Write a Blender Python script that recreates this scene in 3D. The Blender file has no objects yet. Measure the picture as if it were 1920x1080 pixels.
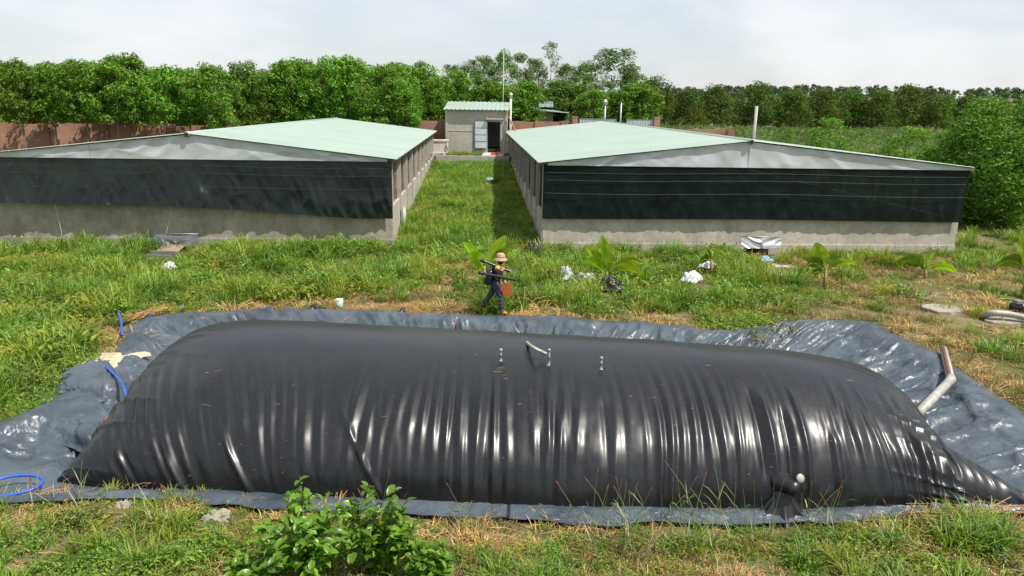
import bpy, math, random
import numpy as np
from mathutils import Vector, Matrix

random.seed(7); RNG = np.random.default_rng(11)
R = math.radians
scene = bpy.context.scene
COL = scene.collection

# ---------------------------------------------------------------- camera
CAM_H, F_PX, PITCH, ROLL = 5.4, 1320.0, R(14.6), R(0.95)
fw = np.array([0, math.cos(PITCH), -math.sin(PITCH)])
up0 = np.array([0, math.sin(PITCH), math.cos(PITCH)])
rt0 = np.array([1.0, 0, 0])
RT = math.cos(ROLL) * rt0 + math.sin(ROLL) * up0
UP = -math.sin(ROLL) * rt0 + math.cos(ROLL) * up0
FW = fw
cam_data = bpy.data.cameras.new('camera')
cam = bpy.data.objects.new('camera', cam_data); COL.objects.link(cam)
cam.matrix_world = Matrix(((RT[0], UP[0], -FW[0], 0), (RT[1], UP[1], -FW[1], 0), (RT[2], UP[2], -FW[2], CAM_H), (0, 0, 0, 1)))
cam_data.sensor_width = 36.0; cam_data.lens = F_PX / 1920 * 36.0
cam_data.clip_start = 0.1; cam_data.clip_end = 6000
scene.camera = cam

# ---------------------------------------------------------------- sky and sun
SUN_EL, SUN_AZ = R(58), R(-30)          # azimuth measured from +X towards +Y
sdir = Vector((math.cos(SUN_EL) * math.cos(SUN_AZ), math.cos(SUN_EL) * math.sin(SUN_AZ), math.sin(SUN_EL)))
world = bpy.data.worlds.new('World'); scene.world = world; world.use_nodes = True
nt = world.node_tree; N = nt.nodes; Lk = nt.links
for n in list(N): N.remove(n)
wo = N.new('ShaderNodeOutputWorld'); bg = N.new('ShaderNodeBackground'); bg.inputs['Strength'].default_value = 0.1
sky = N.new('ShaderNodeTexSky'); sky.sky_type = 'NISHITA'; sky.sun_disc = False
sky.sun_elevation = SUN_EL; sky.sun_rotation = math.atan2(sdir.x, sdir.y)
sky.air_density = 1.0; sky.dust_density = 1.5
tc = N.new('ShaderNodeTexCoord'); mp = N.new('ShaderNodeMapping'); mp.inputs['Scale'].default_value = (1.0, 1.0, 2.6)
nz = N.new('ShaderNodeTexNoise'); nz.inputs['Scale'].default_value = 2.3; nz.inputs['Detail'].default_value = 5; nz.inputs['Roughness'].default_value = 0.55
nz.inputs['Distortion'].default_value = 0.4
rp = N.new('ShaderNodeValToRGB'); rp.color_ramp.elements[0].position = 0.34; rp.color_ramp.elements[1].position = 0.62
rp.color_ramp.elements[0].color = (0.5, 0.5, 0.5, 1); rp.color_ramp.elements[1].color = (0.97, 0.97, 0.97, 1)
nz2 = N.new('ShaderNodeTexNoise'); nz2.inputs['Scale'].default_value = 3.4; nz2.inputs['Detail'].default_value = 4
rc = N.new('ShaderNodeValToRGB'); rc.color_ramp.elements[0].position = 0.35; rc.color_ramp.elements[1].position = 0.65
rc.color_ramp.elements[0].color = (6.2, 6.55, 7.0, 1); rc.color_ramp.elements[1].color = (7.3, 7.4, 7.5, 1)
mx = N.new('ShaderNodeMix'); mx.data_type = 'RGBA'
Lk.new(tc.outputs['Generated'], mp.inputs['Vector']); Lk.new(mp.outputs['Vector'], nz.inputs['Vector']); Lk.new(mp.outputs['Vector'], nz2.inputs['Vector'])
Lk.new(nz.outputs['Fac'], rp.inputs['Fac']); Lk.new(nz2.outputs['Fac'], rc.inputs['Fac'])
Lk.new(rp.outputs['Color'], mx.inputs['Factor']); Lk.new(sky.outputs['Color'], mx.inputs['A']); Lk.new(rc.outputs['Color'], mx.inputs['B'])
Lk.new(mx.outputs['Result'], bg.inputs['Color']); Lk.new(bg.outputs['Background'], wo.inputs['Surface'])
sl = bpy.data.lights.new('sun', 'SUN'); sl.energy = 5.0; sl.angle = R(0.5); sl.color = (1.0, 0.95, 0.87)
sun = bpy.data.objects.new('sun', sl); COL.objects.link(sun); sun.rotation_euler = (-sdir).to_track_quat('-Z', 'Y').to_euler()
sun.location = (20, -10, 40)
scene.view_settings.view_transform = 'Standard'; scene.view_settings.look = 'None'
scene.view_settings.exposure = 0.42; scene.view_settings.gamma = 1.0; scene.view_settings.use_curve_mapping = False
scene.render.engine = 'CYCLES'
scene.cycles.max_bounces = 4; scene.cycles.diffuse_bounces = 2; scene.cycles.glossy_bounces = 2; scene.cycles.transmission_bounces = 2
scene.cycles.transparent_max_bounces = 4; scene.cycles.use_light_tree = False; scene.cycles.caustics_reflective = False; scene.cycles.caustics_refractive = False
scene.cycles.sample_clamp_indirect = 4.0

# ---------------------------------------------------------------- maths helpers
def ray(px, py): return FW + RT * (px - 960) / F_PX - UP * (py - 540) / F_PX
def at(px, py, z):                      # point of the ground plane of height z seen at a pixel of the photo
    d = ray(px, py); return np.array([0, 0, CAM_H]) + d * (z - CAM_H) / d[2]
def atY(px, py, Y):
    d = ray(px, py); return np.array([0, 0, CAM_H]) + d * Y / d[1]
def project(P):
    d = np.asarray(P, float) - np.array([0, 0, CAM_H]); z = d @ FW
    zz = np.where(z > 0.05, z, 1e9)
    return 960 + F_PX * (d @ RT) / zz, 540 - F_PX * (d @ UP) / zz, z
def sstep(a, b, x):
    t = np.clip((np.asarray(x, float) - a) / (b - a), 0, 1); return t * t * (3 - 2 * t)
def _hash(ix, iy, seed):
    h = (ix.astype(np.int64) * 374761393 + iy.astype(np.int64) * 668265263 + seed * 974634777) & 0xffffffff
    h = ((h ^ (h >> 13)) * 1274126177) & 0xffffffff
    return ((h ^ (h >> 16)) & 0xffff) / 65535.0
def noise2(x, y, seed=0):               # value noise in -1..1
    x = np.asarray(x, float); y = np.asarray(y, float); x, y = np.broadcast_arrays(x, y)
    ix = np.floor(x); iy = np.floor(y); fx = x - ix; fy = y - iy
    fx = fx * fx * fx * (fx * (fx * 6 - 15) + 10); fy = fy * fy * fy * (fy * (fy * 6 - 15) + 10)
    a = _hash(ix, iy, seed); b = _hash(ix + 1, iy, seed); c = _hash(ix, iy + 1, seed); d = _hash(ix + 1, iy + 1, seed)
    return 2 * ((a * (1 - fx) + b * fx) * (1 - fy) + (c * (1 - fx) + d * fx) * fy) - 1
def fbm(x, y, seed=0, oct=4, gain=0.5):
    s = 0; a = 1.0
    for o in range(oct):
        s = s + a * noise2(np.asarray(x) * 2 ** o, np.asarray(y) * 2 ** o, seed + o * 17); a *= gain
    return s
def ridged(x, y, seed=0, oct=3):
    s = 0; a = 1.0
    for o in range(oct):
        s = s + a * (1 - np.abs(noise2(np.asarray(x) * 2.1 ** o, np.asarray(y) * 2.1 ** o, seed + o * 13))) ** 2; a *= 0.5
    return s
def catmull(pts, n=8):
    P = [np.array(p, float) for p in pts]; P = [2 * P[0] - P[1]] + P + [2 * P[-1] - P[-2]]
    out = []
    for i in range(1, len(P) - 2):
        for k in range(n):
            t = k / n; a, b, c, d = P[i - 1], P[i], P[i + 1], P[i + 2]
            out.append(0.5 * (2 * b + (c - a) * t + (2 * a - 5 * b + 4 * c - d) * t * t + (3 * b - a - 3 * c + d) * t ** 3))
    out.append(P[-2]); return out
def in_poly(x, y, poly):
    x = np.asarray(x, float); y = np.asarray(y, float); r = np.zeros(x.shape, bool); n = len(poly)
    for i in range(n):
        x1, y1 = poly[i]; x2, y2 = poly[(i + 1) % n]
        if y1 == y2: continue
        c = ((y1 > y) != (y2 > y)) & (x < (x2 - x1) * (y - y1) / (y2 - y1) + x1); r ^= c
    return r

# ---------------------------------------------------------------- mesh builder
class MB:
    def __init__(s): s.v = []; s.f = []; s.m = []; s.n = 0
    def add(s, v, f, m=0):
        v = np.asarray(v, float).reshape(-1, 3); s.v.append(v)
        for q in f: s.f.append([i + s.n for i in q])
        s.m += [m] * len(f); s.n += len(v); return s
    def box(s, a, b, m=0):
        (x0, y0, z0), (x1, y1, z1) = a, b
        return s.add([(x0, y0, z0), (x1, y0, z0), (x1, y1, z0), (x0, y1, z0), (x0, y0, z1), (x1, y0, z1), (x1, y1, z1), (x0, y1, z1)],
                     [(0, 3, 2, 1), (4, 5, 6, 7), (0, 1, 5, 4), (1, 2, 6, 5), (2, 3, 7, 6), (3, 0, 4, 7)], m)
    def beam(s, p, q, w, h, m=0, upv=(0, 0, 1)):   # box along p-q
        p = np.array(p, float); q = np.array(q, float); d = q - p; d /= np.linalg.norm(d)
        u = np.array(upv, float)
        if abs(d @ u) > 0.98: u = np.array([1.0, 0, 0])
        r = np.cross(d, u); r /= np.linalg.norm(r); u = np.cross(r, d)
        c = [p + r * w / 2 * i + u * h / 2 * j for i, j in ((-1, -1), (1, -1), (1, 1), (-1, 1))] + [q + r * w / 2 * i + u * h / 2 * j for i, j in ((-1, -1), (1, -1), (1, 1), (-1, 1))]
        return s.add(c, [(0, 1, 2, 3), (7, 6, 5, 4), (0, 4, 5, 1), (1, 5, 6, 2), (2, 6, 7, 3), (3, 7, 4, 0)], m)
    def tube(s, path, rad, n=8, m=0, cap=True):
        P = [np.array(p, float) for p in path]; k = len(P)
        if np.isscalar(rad): rad = [rad] * k
        V = []; ref = np.array([0, 0, 1.0])
        d0 = P[1] - P[0]
        if abs(d0[2]) > 0.9 * np.linalg.norm(d0): ref = np.array([1.0, 0, 0])
        for i in range(k):
            d = P[min(i + 1, k - 1)] - P[max(i - 1, 0)]; d = d / (np.linalg.norm(d) + 1e-9)
            r = np.cross(d, ref); r /= (np.linalg.norm(r) + 1e-9); u = np.cross(r, d); ref = u
            for j in range(n):
                a = 2 * math.pi * j / n; V.append(P[i] + rad[i] * (math.cos(a) * r + math.sin(a) * u))
        F = [(i * n + j, i * n + (j + 1) % n, (i + 1) * n + (j + 1) % n, (i + 1) * n + j) for i in range(k - 1) for j in range(n)]
        if cap: F += [tuple(range(n))[::-1], tuple((k - 1) * n + j for j in range(n))]
        return s.add(V, F, m)
    def lathe(s, prof, c=(0, 0, 0), n=16, m=0):
        V = [(c[0] + r * math.cos(2 * math.pi * j / n), c[1] + r * math.sin(2 * math.pi * j / n), c[2] + z) for r, z in prof for j in range(n)]
        k = len(prof)
        F = [(i * n + j, i * n + (j + 1) % n, (i + 1) * n + (j + 1) % n, (i + 1) * n + j) for i in range(k - 1) for j in range(n)]
        F += [tuple(range(n))[::-1], tuple((k - 1) * n + j for j in range(n))]
        return s.add(V, F, m)
    def grid(s, X, Y, Z, m=0, flip=False):
        a, b = X.shape; base = np.arange(a * b).reshape(a, b)
        q = np.stack([base[:-1, :-1], base[1:, :-1], base[1:, 1:], base[:-1, 1:]], -1).reshape(-1, 4)
        if flip: q = q[:, ::-1]
        return s.add(np.stack([X, Y, Z], -1).reshape(-1, 3), q.tolist(), m)
    def mesh(s, name, smooth=False):
        me = bpy.data.meshes.new(name)
        V = np.concatenate(s.v) if s.v else np.zeros((0, 3))
        me.from_pydata(V.tolist(), [], s.f)
        if any(s.m): me.polygons.foreach_set('material_index', s.m)
        if smooth: me.polygons.foreach_set('use_smooth', [True] * len(s.f))
        me.update(); return me
def obj(name, me, mat=None, parent=None, loc=(0, 0, 0), rot=(0, 0, 0), scale=None):
    o = bpy.data.objects.new(name, me); COL.objects.link(o)
    if mat is not None and me is not None and len(me.materials) == 0:
        for m in (mat if isinstance(mat, (list, tuple)) else [mat]): me.materials.append(m)
    o.parent = parent; o.location = loc; o.rotation_euler = rot
    if scale is not None: o.scale = scale
    return o
def tag(o, label, cat=None, group=None, kind=None):
    o['label'] = label
    if cat: o['category'] = cat
    if group: o['group'] = group
    if kind: o['kind'] = kind
    return o
def thing(name, label, cat, loc=(0, 0, 0), rz=0, group=None):
    return tag(obj(name, None, None, None, loc, (0, 0, rz)), label, cat, group)
def part(root, name, mb, mat, smooth=False, world=False):
    me = mb.mesh(name, smooth)
    if world:
        M = Matrix.Translation(root.location) @ root.rotation_euler.to_matrix().to_4x4(); me.transform(M.inverted())
    return obj(name, me, mat, root)

# ---------------------------------------------------------------- materials
def new_mat(name):
    m = bpy.data.materials.new(name); m.use_nodes = True; t = m.node_tree
    for n in list(t.nodes): t.nodes.remove(n)
    return m, t, t.nodes, t.links
def coords(t, scale=(1, 1, 1), world=True):
    if world: g = t.nodes.new('ShaderNodeNewGeometry').outputs['Position']
    else: g = t.nodes.new('ShaderNodeTexCoord').outputs['Object']
    mp = t.nodes.new('ShaderNodeMapping'); mp.inputs['Scale'].default_value = scale; t.links.new(g, mp.inputs['Vector']); return mp.outputs['Vector']
def noise_node(t, vec, scale, detail=5, rough=0.55, dist=0.0):
    n = t.nodes.new('ShaderNodeTexNoise'); n.inputs['Scale'].default_value = scale; n.inputs['Detail'].default_value = detail
    n.inputs['Roughness'].default_value = rough; n.inputs['Distortion'].default_value = dist
    if vec is not None: t.links.new(vec, n.inputs['Vector'])
    return n.outputs['Fac']
def ramp(t, fac, stops):
    r = t.nodes.new('ShaderNodeValToRGB'); e = r.color_ramp.elements
    while len(e) < len(stops): e.new(0.5)
    for i, (p, c) in enumerate(stops):
        e[i].position = p; e[i].color = (c[0], c[1], c[2], 1) if hasattr(c, '__len__') else (c, c, c, 1)
    t.links.new(fac, r.inputs['Fac']); return r.outputs['Color']
def mix(t, fac, a, b, mode='MIX'):
    m = t.nodes.new('ShaderNodeMix'); m.data_type = 'RGBA'; m.blend_type = mode
    for s, v in (('Factor', fac), ('A', a), ('B', b)):
        if hasattr(v, 'is_linked'): t.links.new(v, m.inputs[s])
        elif s == 'Factor': m.inputs[s].default_value = v
        else: m.inputs[s].default_value = (v[0], v[1], v[2], 1)
    return m.outputs['Result']
def bump(t, fac, strength=0.3, dist=0.02):
    b = t.nodes.new('ShaderNodeBump'); b.inputs['Strength'].default_value = strength; b.inputs['Distance'].default_value = dist
    t.links.new(fac, b.inputs['Height']); return b.outputs['Normal']
def principled(t, color, rough=0.6, metal=0.0, spec=0.5, normal=None):
    p = t.nodes.new('ShaderNodeBsdfPrincipled')
    for s, v in (('Base Color', color), ('Roughness', rough)):
        if hasattr(v, 'is_linked'): t.links.new(v, p.inputs[s])
        elif s == 'Roughness': p.inputs[s].default_value = v
        else: p.inputs[s].default_value = (v[0], v[1], v[2], 1)
    p.inputs['Metallic'].default_value = metal; p.inputs['Specular IOR Level'].default_value = spec
    if normal is not None: t.links.new(normal, p.inputs['Normal'])
    return p
def out(t, sh): o = t.nodes.new('ShaderNodeOutputMaterial'); t.links.new(sh, o.inputs['Surface'])
def simple(name, col, rough=0.6, metal=0.0, var=0.25, scale=6.0, spec=0.5, bmp=0.15, world=False):
    m, t, n, l = new_mat(name); v = coords(t, world=world); f = noise_node(t, v, scale)
    c = ramp(t, f, [(0.3, [x * (1 - var) for x in col]), (0.7, [min(1, x * (1 + var)) for x in col])])
    out(t, principled(t, c, rough, metal, spec, bump(t, noise_node(t, v, scale * 5), bmp, 0.01)).outputs[0]); return m
def leaf_mat(name, dark, light, trans=0.3, rough=0.45, patch=None, patch_scale=0.25, spec=0.4):
    m, t, n, l = new_mat(name)
    g = n.new('ShaderNodeNewGeometry'); oi = n.new('ShaderNodeObjectInfo')
    a = ramp(t, g.outputs['Random Per Island'], [(0.0, dark), (0.75, light), (1.0, [min(1, x * 1.25) for x in light])])
    hv = n.new('ShaderNodeHueSaturation'); l.new(a, hv.inputs['Color'])
    mr = n.new('ShaderNodeMapRange'); mr.inputs['To Min'].default_value = 0.72; mr.inputs['To Max'].default_value = 1.25; l.new(oi.outputs['Random'], mr.inputs['Value']); l.new(mr.outputs[0], hv.inputs['Value'])
    mh = n.new('ShaderNodeMapRange'); mh.inputs['To Min'].default_value = 0.474; mh.inputs['To Max'].default_value = 0.504; l.new(oi.outputs['Random'], mh.inputs['Value']); l.new(mh.outputs[0], hv.inputs['Hue'])
    c = hv.outputs['Color']
    if patch is not None:
        f = ramp(t, noise_node(t, coords(t), patch_scale, 4), [(0.45, 0.0), (0.62, 1.0)]); c = mix(t, f, c, patch)
    p = principled(t, c, rough, 0, spec)
    tr = n.new('ShaderNodeBsdfTranslucent'); l.new(mix(t, 1.0, c, (1.5, 1.6, 0.7), 'MULTIPLY'), tr.inputs['Color'])
    ms = n.new('ShaderNodeMixShader'); ms.inputs[0].default_value = trans; l.new(p.outputs[0], ms.inputs[1]); l.new(tr.outputs[0], ms.inputs[2])
    out(t, ms.outputs[0]); return m

def concrete(name, base=(0.47, 0.44, 0.37), stain=(0.19, 0.175, 0.135), amount=0.70):
    m, t, n, l = new_mat(name); v = coords(t)
    f1 = noise_node(t, v, 0.9, 6, 0.6, 0.5); f2 = noise_node(t, v, 5.5, 6, 0.65)
    v2 = coords(t, (3.0, 3.0, 0.35)); f3 = noise_node(t, v2, 1.3, 5, 0.6)
    c = ramp(t, f2, [(0.25, [x * 0.75 for x in base]), (0.75, [x * 1.12 for x in base])])
    c = mix(t, ramp(t, f1, [(0.42, 0.0), (amount, 0.55)]), c, stain)
    c = mix(t, ramp(t, f3, [(0.52, 0.0), (0.75, 0.32)]), c, stain)
    out(t, principled(t, c, 0.85, 0, 0.25, bump(t, noise_node(t, v, 24, 6, 0.7), 0.35, 0.02)).outputs[0]); return m
M = {}
M['concrete'] = concrete('stained_concrete')
M['concrete_light'] = concrete('hut_render', (0.42, 0.395, 0.345), (0.25, 0.235, 0.2), 0.85)
M['white_plaster'] = concrete('pale_plaster', (0.6, 0.56, 0.5), (0.35, 0.31, 0.26), 0.85)

def roof_mat():
    m, t, n, l = new_mat('mint_sheet_metal'); v = coords(t)
    c = ramp(t, noise_node(t, v, 0.5, 4), [(0.3, (0.26, 0.325, 0.285)), (0.7, (0.295, 0.36, 0.32))])
    c = mix(t, ramp(t, noise_node(t, coords(t, (0.5, 6, 1)), 2.0, 4), [(0.52, 0.0), (0.75, 0.25)]), c, (0.25, 0.30, 0.255))
    tcn = n.new('ShaderNodeTexCoord'); sp = n.new('ShaderNodeSeparateXYZ'); l.new(tcn.outputs['Object'], sp.inputs[0])
    dv = n.new('ShaderNodeMath'); dv.operation = 'DIVIDE'; dv.inputs[1].default_value = 1.07; l.new(sp.outputs['Y'], dv.inputs[0]); fl_ = n.new('ShaderNodeMath'); fl_.operation = 'FLOOR'; l.new(dv.outputs[0], fl_.inputs[0])
    wn = n.new('ShaderNodeTexWhiteNoise'); wn.noise_dimensions = '1D'; l.new(fl_.outputs[0], wn.inputs['W'])
    c = mix(t, 1.0, c, ramp(t, wn.outputs['Value'], [(0.0, (0.965, 0.97, 0.97)), (1.0, (1.01, 1.01, 1.01))]), 'MULTIPLY')
    c = mix(t, ramp(t, noise_node(t, coords(t, (0.35, 3.0, 1)), 1.6, 6, 0.7), [(0.55, 0.0), (0.8, 0.4)]), c, (0.22, 0.24, 0.20))
    out(t, principled(t, c, 0.5, 0.0, 0.35).outputs[0]); return m
M['roof'] = roof_mat()
M['zinc'] = simple('galvanised_sheet', (0.50, 0.53, 0.55), 0.36, 0.25, 0.1, 1.5, 0.5, 0.05, True)
M['steel'] = simple('grey_steel', (0.3, 0.31, 0.32), 0.45, 0.6, 0.15, 8)
M['valve'] = simple('dull_valve_grey', (0.17, 0.18, 0.185), 0.55, 0.2, 0.3, 20)
M['pvc'] = simple('grey_pvc_pipe', (0.30, 0.30, 0.265), 0.45, 0, 0.25, 5)
M['pvc_dark'] = simple('rusty_red_stain', (0.16, 0.06, 0.045), 0.6, 0, 0.3, 9)
M['black_pipe'] = simple('black_polymer', (0.015, 0.015, 0.017), 0.3, 0, 0.3, 8)
M['white_plastic'] = simple('white_plastic', (0.72, 0.72, 0.72), 0.45, 0, 0.08, 5)
M['wood'] = simple('weathered_wood', (0.25, 0.19, 0.14), 0.85, 0, 0.35, 7)
M['dark'] = simple('dark_interior', (0.02, 0.02, 0.019), 0.9, 0, 0.3, 2)
M['blue'] = simple('blue_hose', (0.025, 0.09, 0.42), 0.4, 0, 0.15, 6)
M['red_hose'] = simple('dark_red_hose', (0.09, 0.022, 0.02), 0.5, 0, 0.3, 6)
M['green_plastic'] = simple('pale_green_plastic', (0.33, 0.56, 0.42), 0.4, 0, 0.1, 6)
M['red_plastic'] = simple('red_plastic', (0.62, 0.06, 0.02), 0.45, 0, 0.1, 6)
M['orange'] = simple('orange_plastic', (0.7, 0.2, 0.04), 0.5, 0, 0.12, 6)
M['sack'] = simple('white_woven_sack', (0.5, 0.51, 0.52), 0.6, 0, 0.15, 8, 0.4, 0.5)
M['bluebag'] = simple('pale_blue_plastic_bag', (0.25, 0.45, 0.66), 0.4, 0, 0.35, 7)
M['blackbag'] = simple('black_plastic_bag', (0.02, 0.021, 0.024), 0.28, 0, 0.4, 6)
M['foil'] = simple('silver_foil_sheet', (0.2, 0.21, 0.21), 0.42, 0.75, 0.2, 4, 0.5, 0.2)
M['bark'] = simple('grey_brown_bark', (0.16, 0.13, 0.10), 0.9, 0, 0.4, 9, 0.2, 0.6)
M['bark_pale'] = simple('pale_bark', (0.36, 0.31, 0.26), 0.9, 0, 0.4, 7, 0.2, 0.6)
M['seam'] = simple('dark_green_seam', (0.03, 0.05, 0.045), 0.7)
M['cord'] = simple('white_cord', (0.6, 0.58, 0.5), 0.8, 0, 0.1, 6)
M['straw'] = leaf_mat('dry_straw', (0.28, 0.17, 0.06), (0.58, 0.39, 0.15), 0.15, 0.8)

def brick_mat():
    m, t, n, l = new_mat('red_brick'); tcn = n.new('ShaderNodeTexCoord')
    mp = n.new('ShaderNodeMapping'); mp.inputs['Rotation'].default_value = (R(90), 0, 0); l.new(tcn.outputs['Object'], mp.inputs['Vector'])
    b = n.new('ShaderNodeTexBrick'); b.inputs['Scale'].default_value = 1.0; b.inputs['Brick Width'].default_value = 0.22; b.inputs['Row Height'].default_value = 0.085
    b.inputs['Mortar Size'].default_value = 0.02; b.inputs['Color1'].default_value = (0.52, 0.18, 0.09, 1); b.inputs['Color2'].default_value = (0.42, 0.15, 0.085, 1)
    b.inputs['Mortar'].default_value = (0.28, 0.235, 0.19, 1); l.new(mp.outputs[0], b.inputs['Vector'])
    c = mix(t, ramp(t, noise_node(t, coords(t), 0.7, 5), [(0.45, 0.0), (0.7, 0.55)]), b.outputs['Color'], (0.13, 0.065, 0.045))
    c = mix(t, ramp(t, noise_node(t, coords(t), 2.5, 5), [(0.58, 0.0), (0.72, 0.5)]), c, (0.42, 0.30, 0.22))
    out(t, principled(t, c, 0.9, 0, 0.2, bump(t, b.outputs['Fac'], -0.5, 0.02)).outputs[0]); return m
M['brick'] = brick_mat()

def net_mat(name, col, alpha, rough, spec=0.4):
    m, t, n, l = new_mat(name); v = coords(t)
    c = ramp(t, noise_node(t, v, 2.0, 5), [(0.3, [x * 0.6 for x in col]), (0.75, [x * 1.5 for x in col])])
    rr = ramp(t, noise_node(t, v, 1.2, 4), [(0.3, rough * 0.85), (0.7, rough * 1.2)])
    nb = bump(t, noise_node(t, coords(t, (30, 30, 60)), 3.0, 3, 0.7), 0.5 if rough > 0.35 else 0.25, 0.01)
    p = principled(t, c, rr, 0, spec, nb)
    tr = n.new('ShaderNodeBsdfTransparent'); ms = n.new('ShaderNodeMixShader'); ms.inputs[0].default_value = alpha
    wv = ramp(t, noise_node(t, coords(t, (1, 1, 14)), 3.0, 2), [(0.35, alpha - 0.03), (0.65, min(1, alpha + 0.06))]); l.new(wv, ms.inputs[0])
    l.new(tr.outputs[0], ms.inputs[1]); l.new(p.outputs[0], ms.inputs[2]); out(t, ms.outputs[0]); return m
M['net'] = net_mat('green_black_shade_net', (0.004, 0.009, 0.0075), 0.99, 0.5, 0.12)
M['net_gloss'] = net_mat('glossy_dark_net', (0.004, 0.0085, 0.0075), 0.985, 0.34, 0.4)
M['net_brown'] = net_mat('dusty_brown_net', (0.16, 0.125, 0.09), 0.72, 0.8)

def bag_mat():
    m, t, n, l = new_mat('black_hdpe_membrane'); v = coords(t)
    dust = ramp(t, noise_node(t, v, 0.8, 6, 0.6, 0.6), [(0.45, 0.0), (0.75, 0.4)])
    specks = ramp(t, noise_node(t, v, 11.0, 4, 0.75), [(0.66, 0.0), (0.75, 0.45)])
    c = mix(t, dust, (0.004, 0.005, 0.0075), (0.013, 0.0135, 0.015))
    c = mix(t, specks, c, (0.10, 0.095, 0.085))
    scr = ramp(t, noise_node(t, coords(t, (0.5, 1.2, 3)), 7.0, 3, 0.5, 2.5), [(0.492, 0.0), (0.5, 0.28), (0.508, 0.0)]); c = mix(t, scr, c, (0.12, 0.115, 0.10))
    rr = ramp(t, noise_node(t, v, 1.6, 5, 0.6), [(0.3, 0.35), (0.7, 0.46)])
    p = principled(t, c, rr, 0, 0.36, bump(t, noise_node(t, v, 9.0, 3), 0.06, 0.02))
    p.inputs['Coat Weight'].default_value = 0.28; p.inputs['Coat Roughness'].default_value = 0.24
    out(t, p.outputs[0]); return m
M['bag'] = bag_mat()
def liner_mat():
    m, t, n, l = new_mat('dusty_pond_liner'); v = coords(t)
    c = ramp(t, noise_node(t, v, 1.1, 6, 0.6, 0.4), [(0.3, (0.032, 0.043, 0.055)), (0.7, (0.078, 0.098, 0.12))])
    c = mix(t, ramp(t, noise_node(t, v, 5.0, 6, 0.7), [(0.56, 0.0), (0.72, 0.5)]), c, (0.13, 0.13, 0.12))
    vo = n.new('ShaderNodeTexVoronoi'); vo.feature = 'DISTANCE_TO_EDGE'; vo.inputs['Scale'].default_value = 2.6
    wv = n.new('ShaderNodeVectorMath'); wv.operation = 'ADD'; nn = n.new('ShaderNodeTexNoise'); nn.inputs['Scale'].default_value = 1.6; nn.inputs['Detail'].default_value = 3; l.new(v, nn.inputs['Vector']); l.new(v, wv.inputs[0]); l.new(nn.outputs['Color'], wv.inputs[1]); l.new(wv.outputs[0], vo.inputs['Vector'])
    cre = ramp(t, vo.outputs['Distance'], [(0.0, 1.0), (0.22, 0.0)])
    nb1 = bump(t, cre, 0.25, 0.04)
    b2 = n.new('ShaderNodeBump'); b2.inputs['Strength'].default_value = 0.28; b2.inputs['Distance'].default_value = 0.05; l.new(noise_node(t, v, 5.0, 4, 0.6, 1.5), b2.inputs['Height']); l.new(nb1, b2.inputs['Normal'])
    out(t, principled(t, c, ramp(t, noise_node(t, v, 2.2, 4), [(0.3, 0.28), (0.7, 0.45)]), 0, 0.5, b2.outputs['Normal']).outputs[0]); return m
M['liner'] = liner_mat()

def ground_mat():
    m, t, n, l = new_mat('weedy_soil'); v = coords(t)
    soil = ramp(t, noise_node(t, v, 2.2, 8, 0.65), [(0.3, (0.12, 0.085, 0.05)), (0.7, (0.27, 0.205, 0.13))])
    green = ramp(t, noise_node(t, v, 3.0, 8, 0.7), [(0.3, (0.035, 0.055, 0.014)), (0.7, (0.09, 0.12, 0.03))])
    c = mix(t, ramp(t, noise_node(t, v, 0.35, 5), [(0.38, 0.15), (0.58, 0.95)]), soil, green)
    out(t, principled(t, c, 0.95, 0, 0.1, bump(t, noise_node(t, v, 14, 6, 0.7), 0.6, 0.05)).outputs[0]); return m
M['ground'] = ground_mat()

# ---------------------------------------------------------------- terrain
liner_px = [(-190, 905), (-120, 850), (0, 802), (60, 778), (100, 752), (135, 722), (168, 700), (205, 688), (228, 645), (236, 618), (262, 603), (330, 593), (430, 588), (560, 585), (640, 586), (760, 591), (900, 596),
            (960, 597), (1050, 597), (1140, 607), (1210, 611), (1285, 618), (1330, 624), (1395, 628), (1450, 617), (1500, 610), (1560, 607), (1640, 611), (1685, 638), (1755, 668), (1800, 700), (1865, 745), (1925, 790),
            (2040, 880), (2070, 945), (1960, 968), (1750, 972), (1600, 986), (1500, 990), (1200, 992), (1000, 987), (800, 974), (600, 966), (480, 968), (330, 946), (200, 941), (0, 950), (-170, 960)]
OUTER = [at(x, y, 0.0)[:2] for x, y in liner_px]
def edge_dist(x, y, poly=None):
    P_ = OUTER if poly is None else poly; d = np.full(np.shape(x), 1e9); n = len(P_)
    for i in range(n):
        a = np.array(P_[i]); b = np.array(P_[(i + 1) % n]); ab = b - a; L2 = ab @ ab + 1e-12
        t = np.clip(((x - a[0]) * ab[0] + (y - a[1]) * ab[1]) / L2, 0, 1); d = np.minimum(d, np.hypot(x - a[0] - t * ab[0], y - a[1] - t * ab[1]))
    return d
def gz(x, y):
    x = np.asarray(x, float); y = np.asarray(y, float)
    z = 1.1 * np.clip((y - 26.5) / 25.5, 0, 1) + 0.8 * sstep(52, 60, y)
    far = sstep(260, 520, y) * sstep(-60, 200, x) * 13.0
    bumpy = 0.05 * fbm(x * 0.5, y * 0.5, 5, 3) * sstep(17.5, 19, y) + 0.03 * fbm(x * 0.9, y * 0.9, 8, 3)
    dip = np.zeros(x.shape); near = (y > 7) & (y < 19) & (np.abs(x) < 13)
    if near.any():
        xn = x[near] if x.ndim else x; yn = y[near] if y.ndim else y
        dn = np.where(in_poly(xn, yn, OUTER), np.minimum(0.85, np.maximum(0, edge_dist(xn, yn) - 0.12) * 0.9), 0.0)
        if x.ndim: dip[near] = -dn
        else: dip = -dn
    return z + far + bumpy + dip
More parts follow.
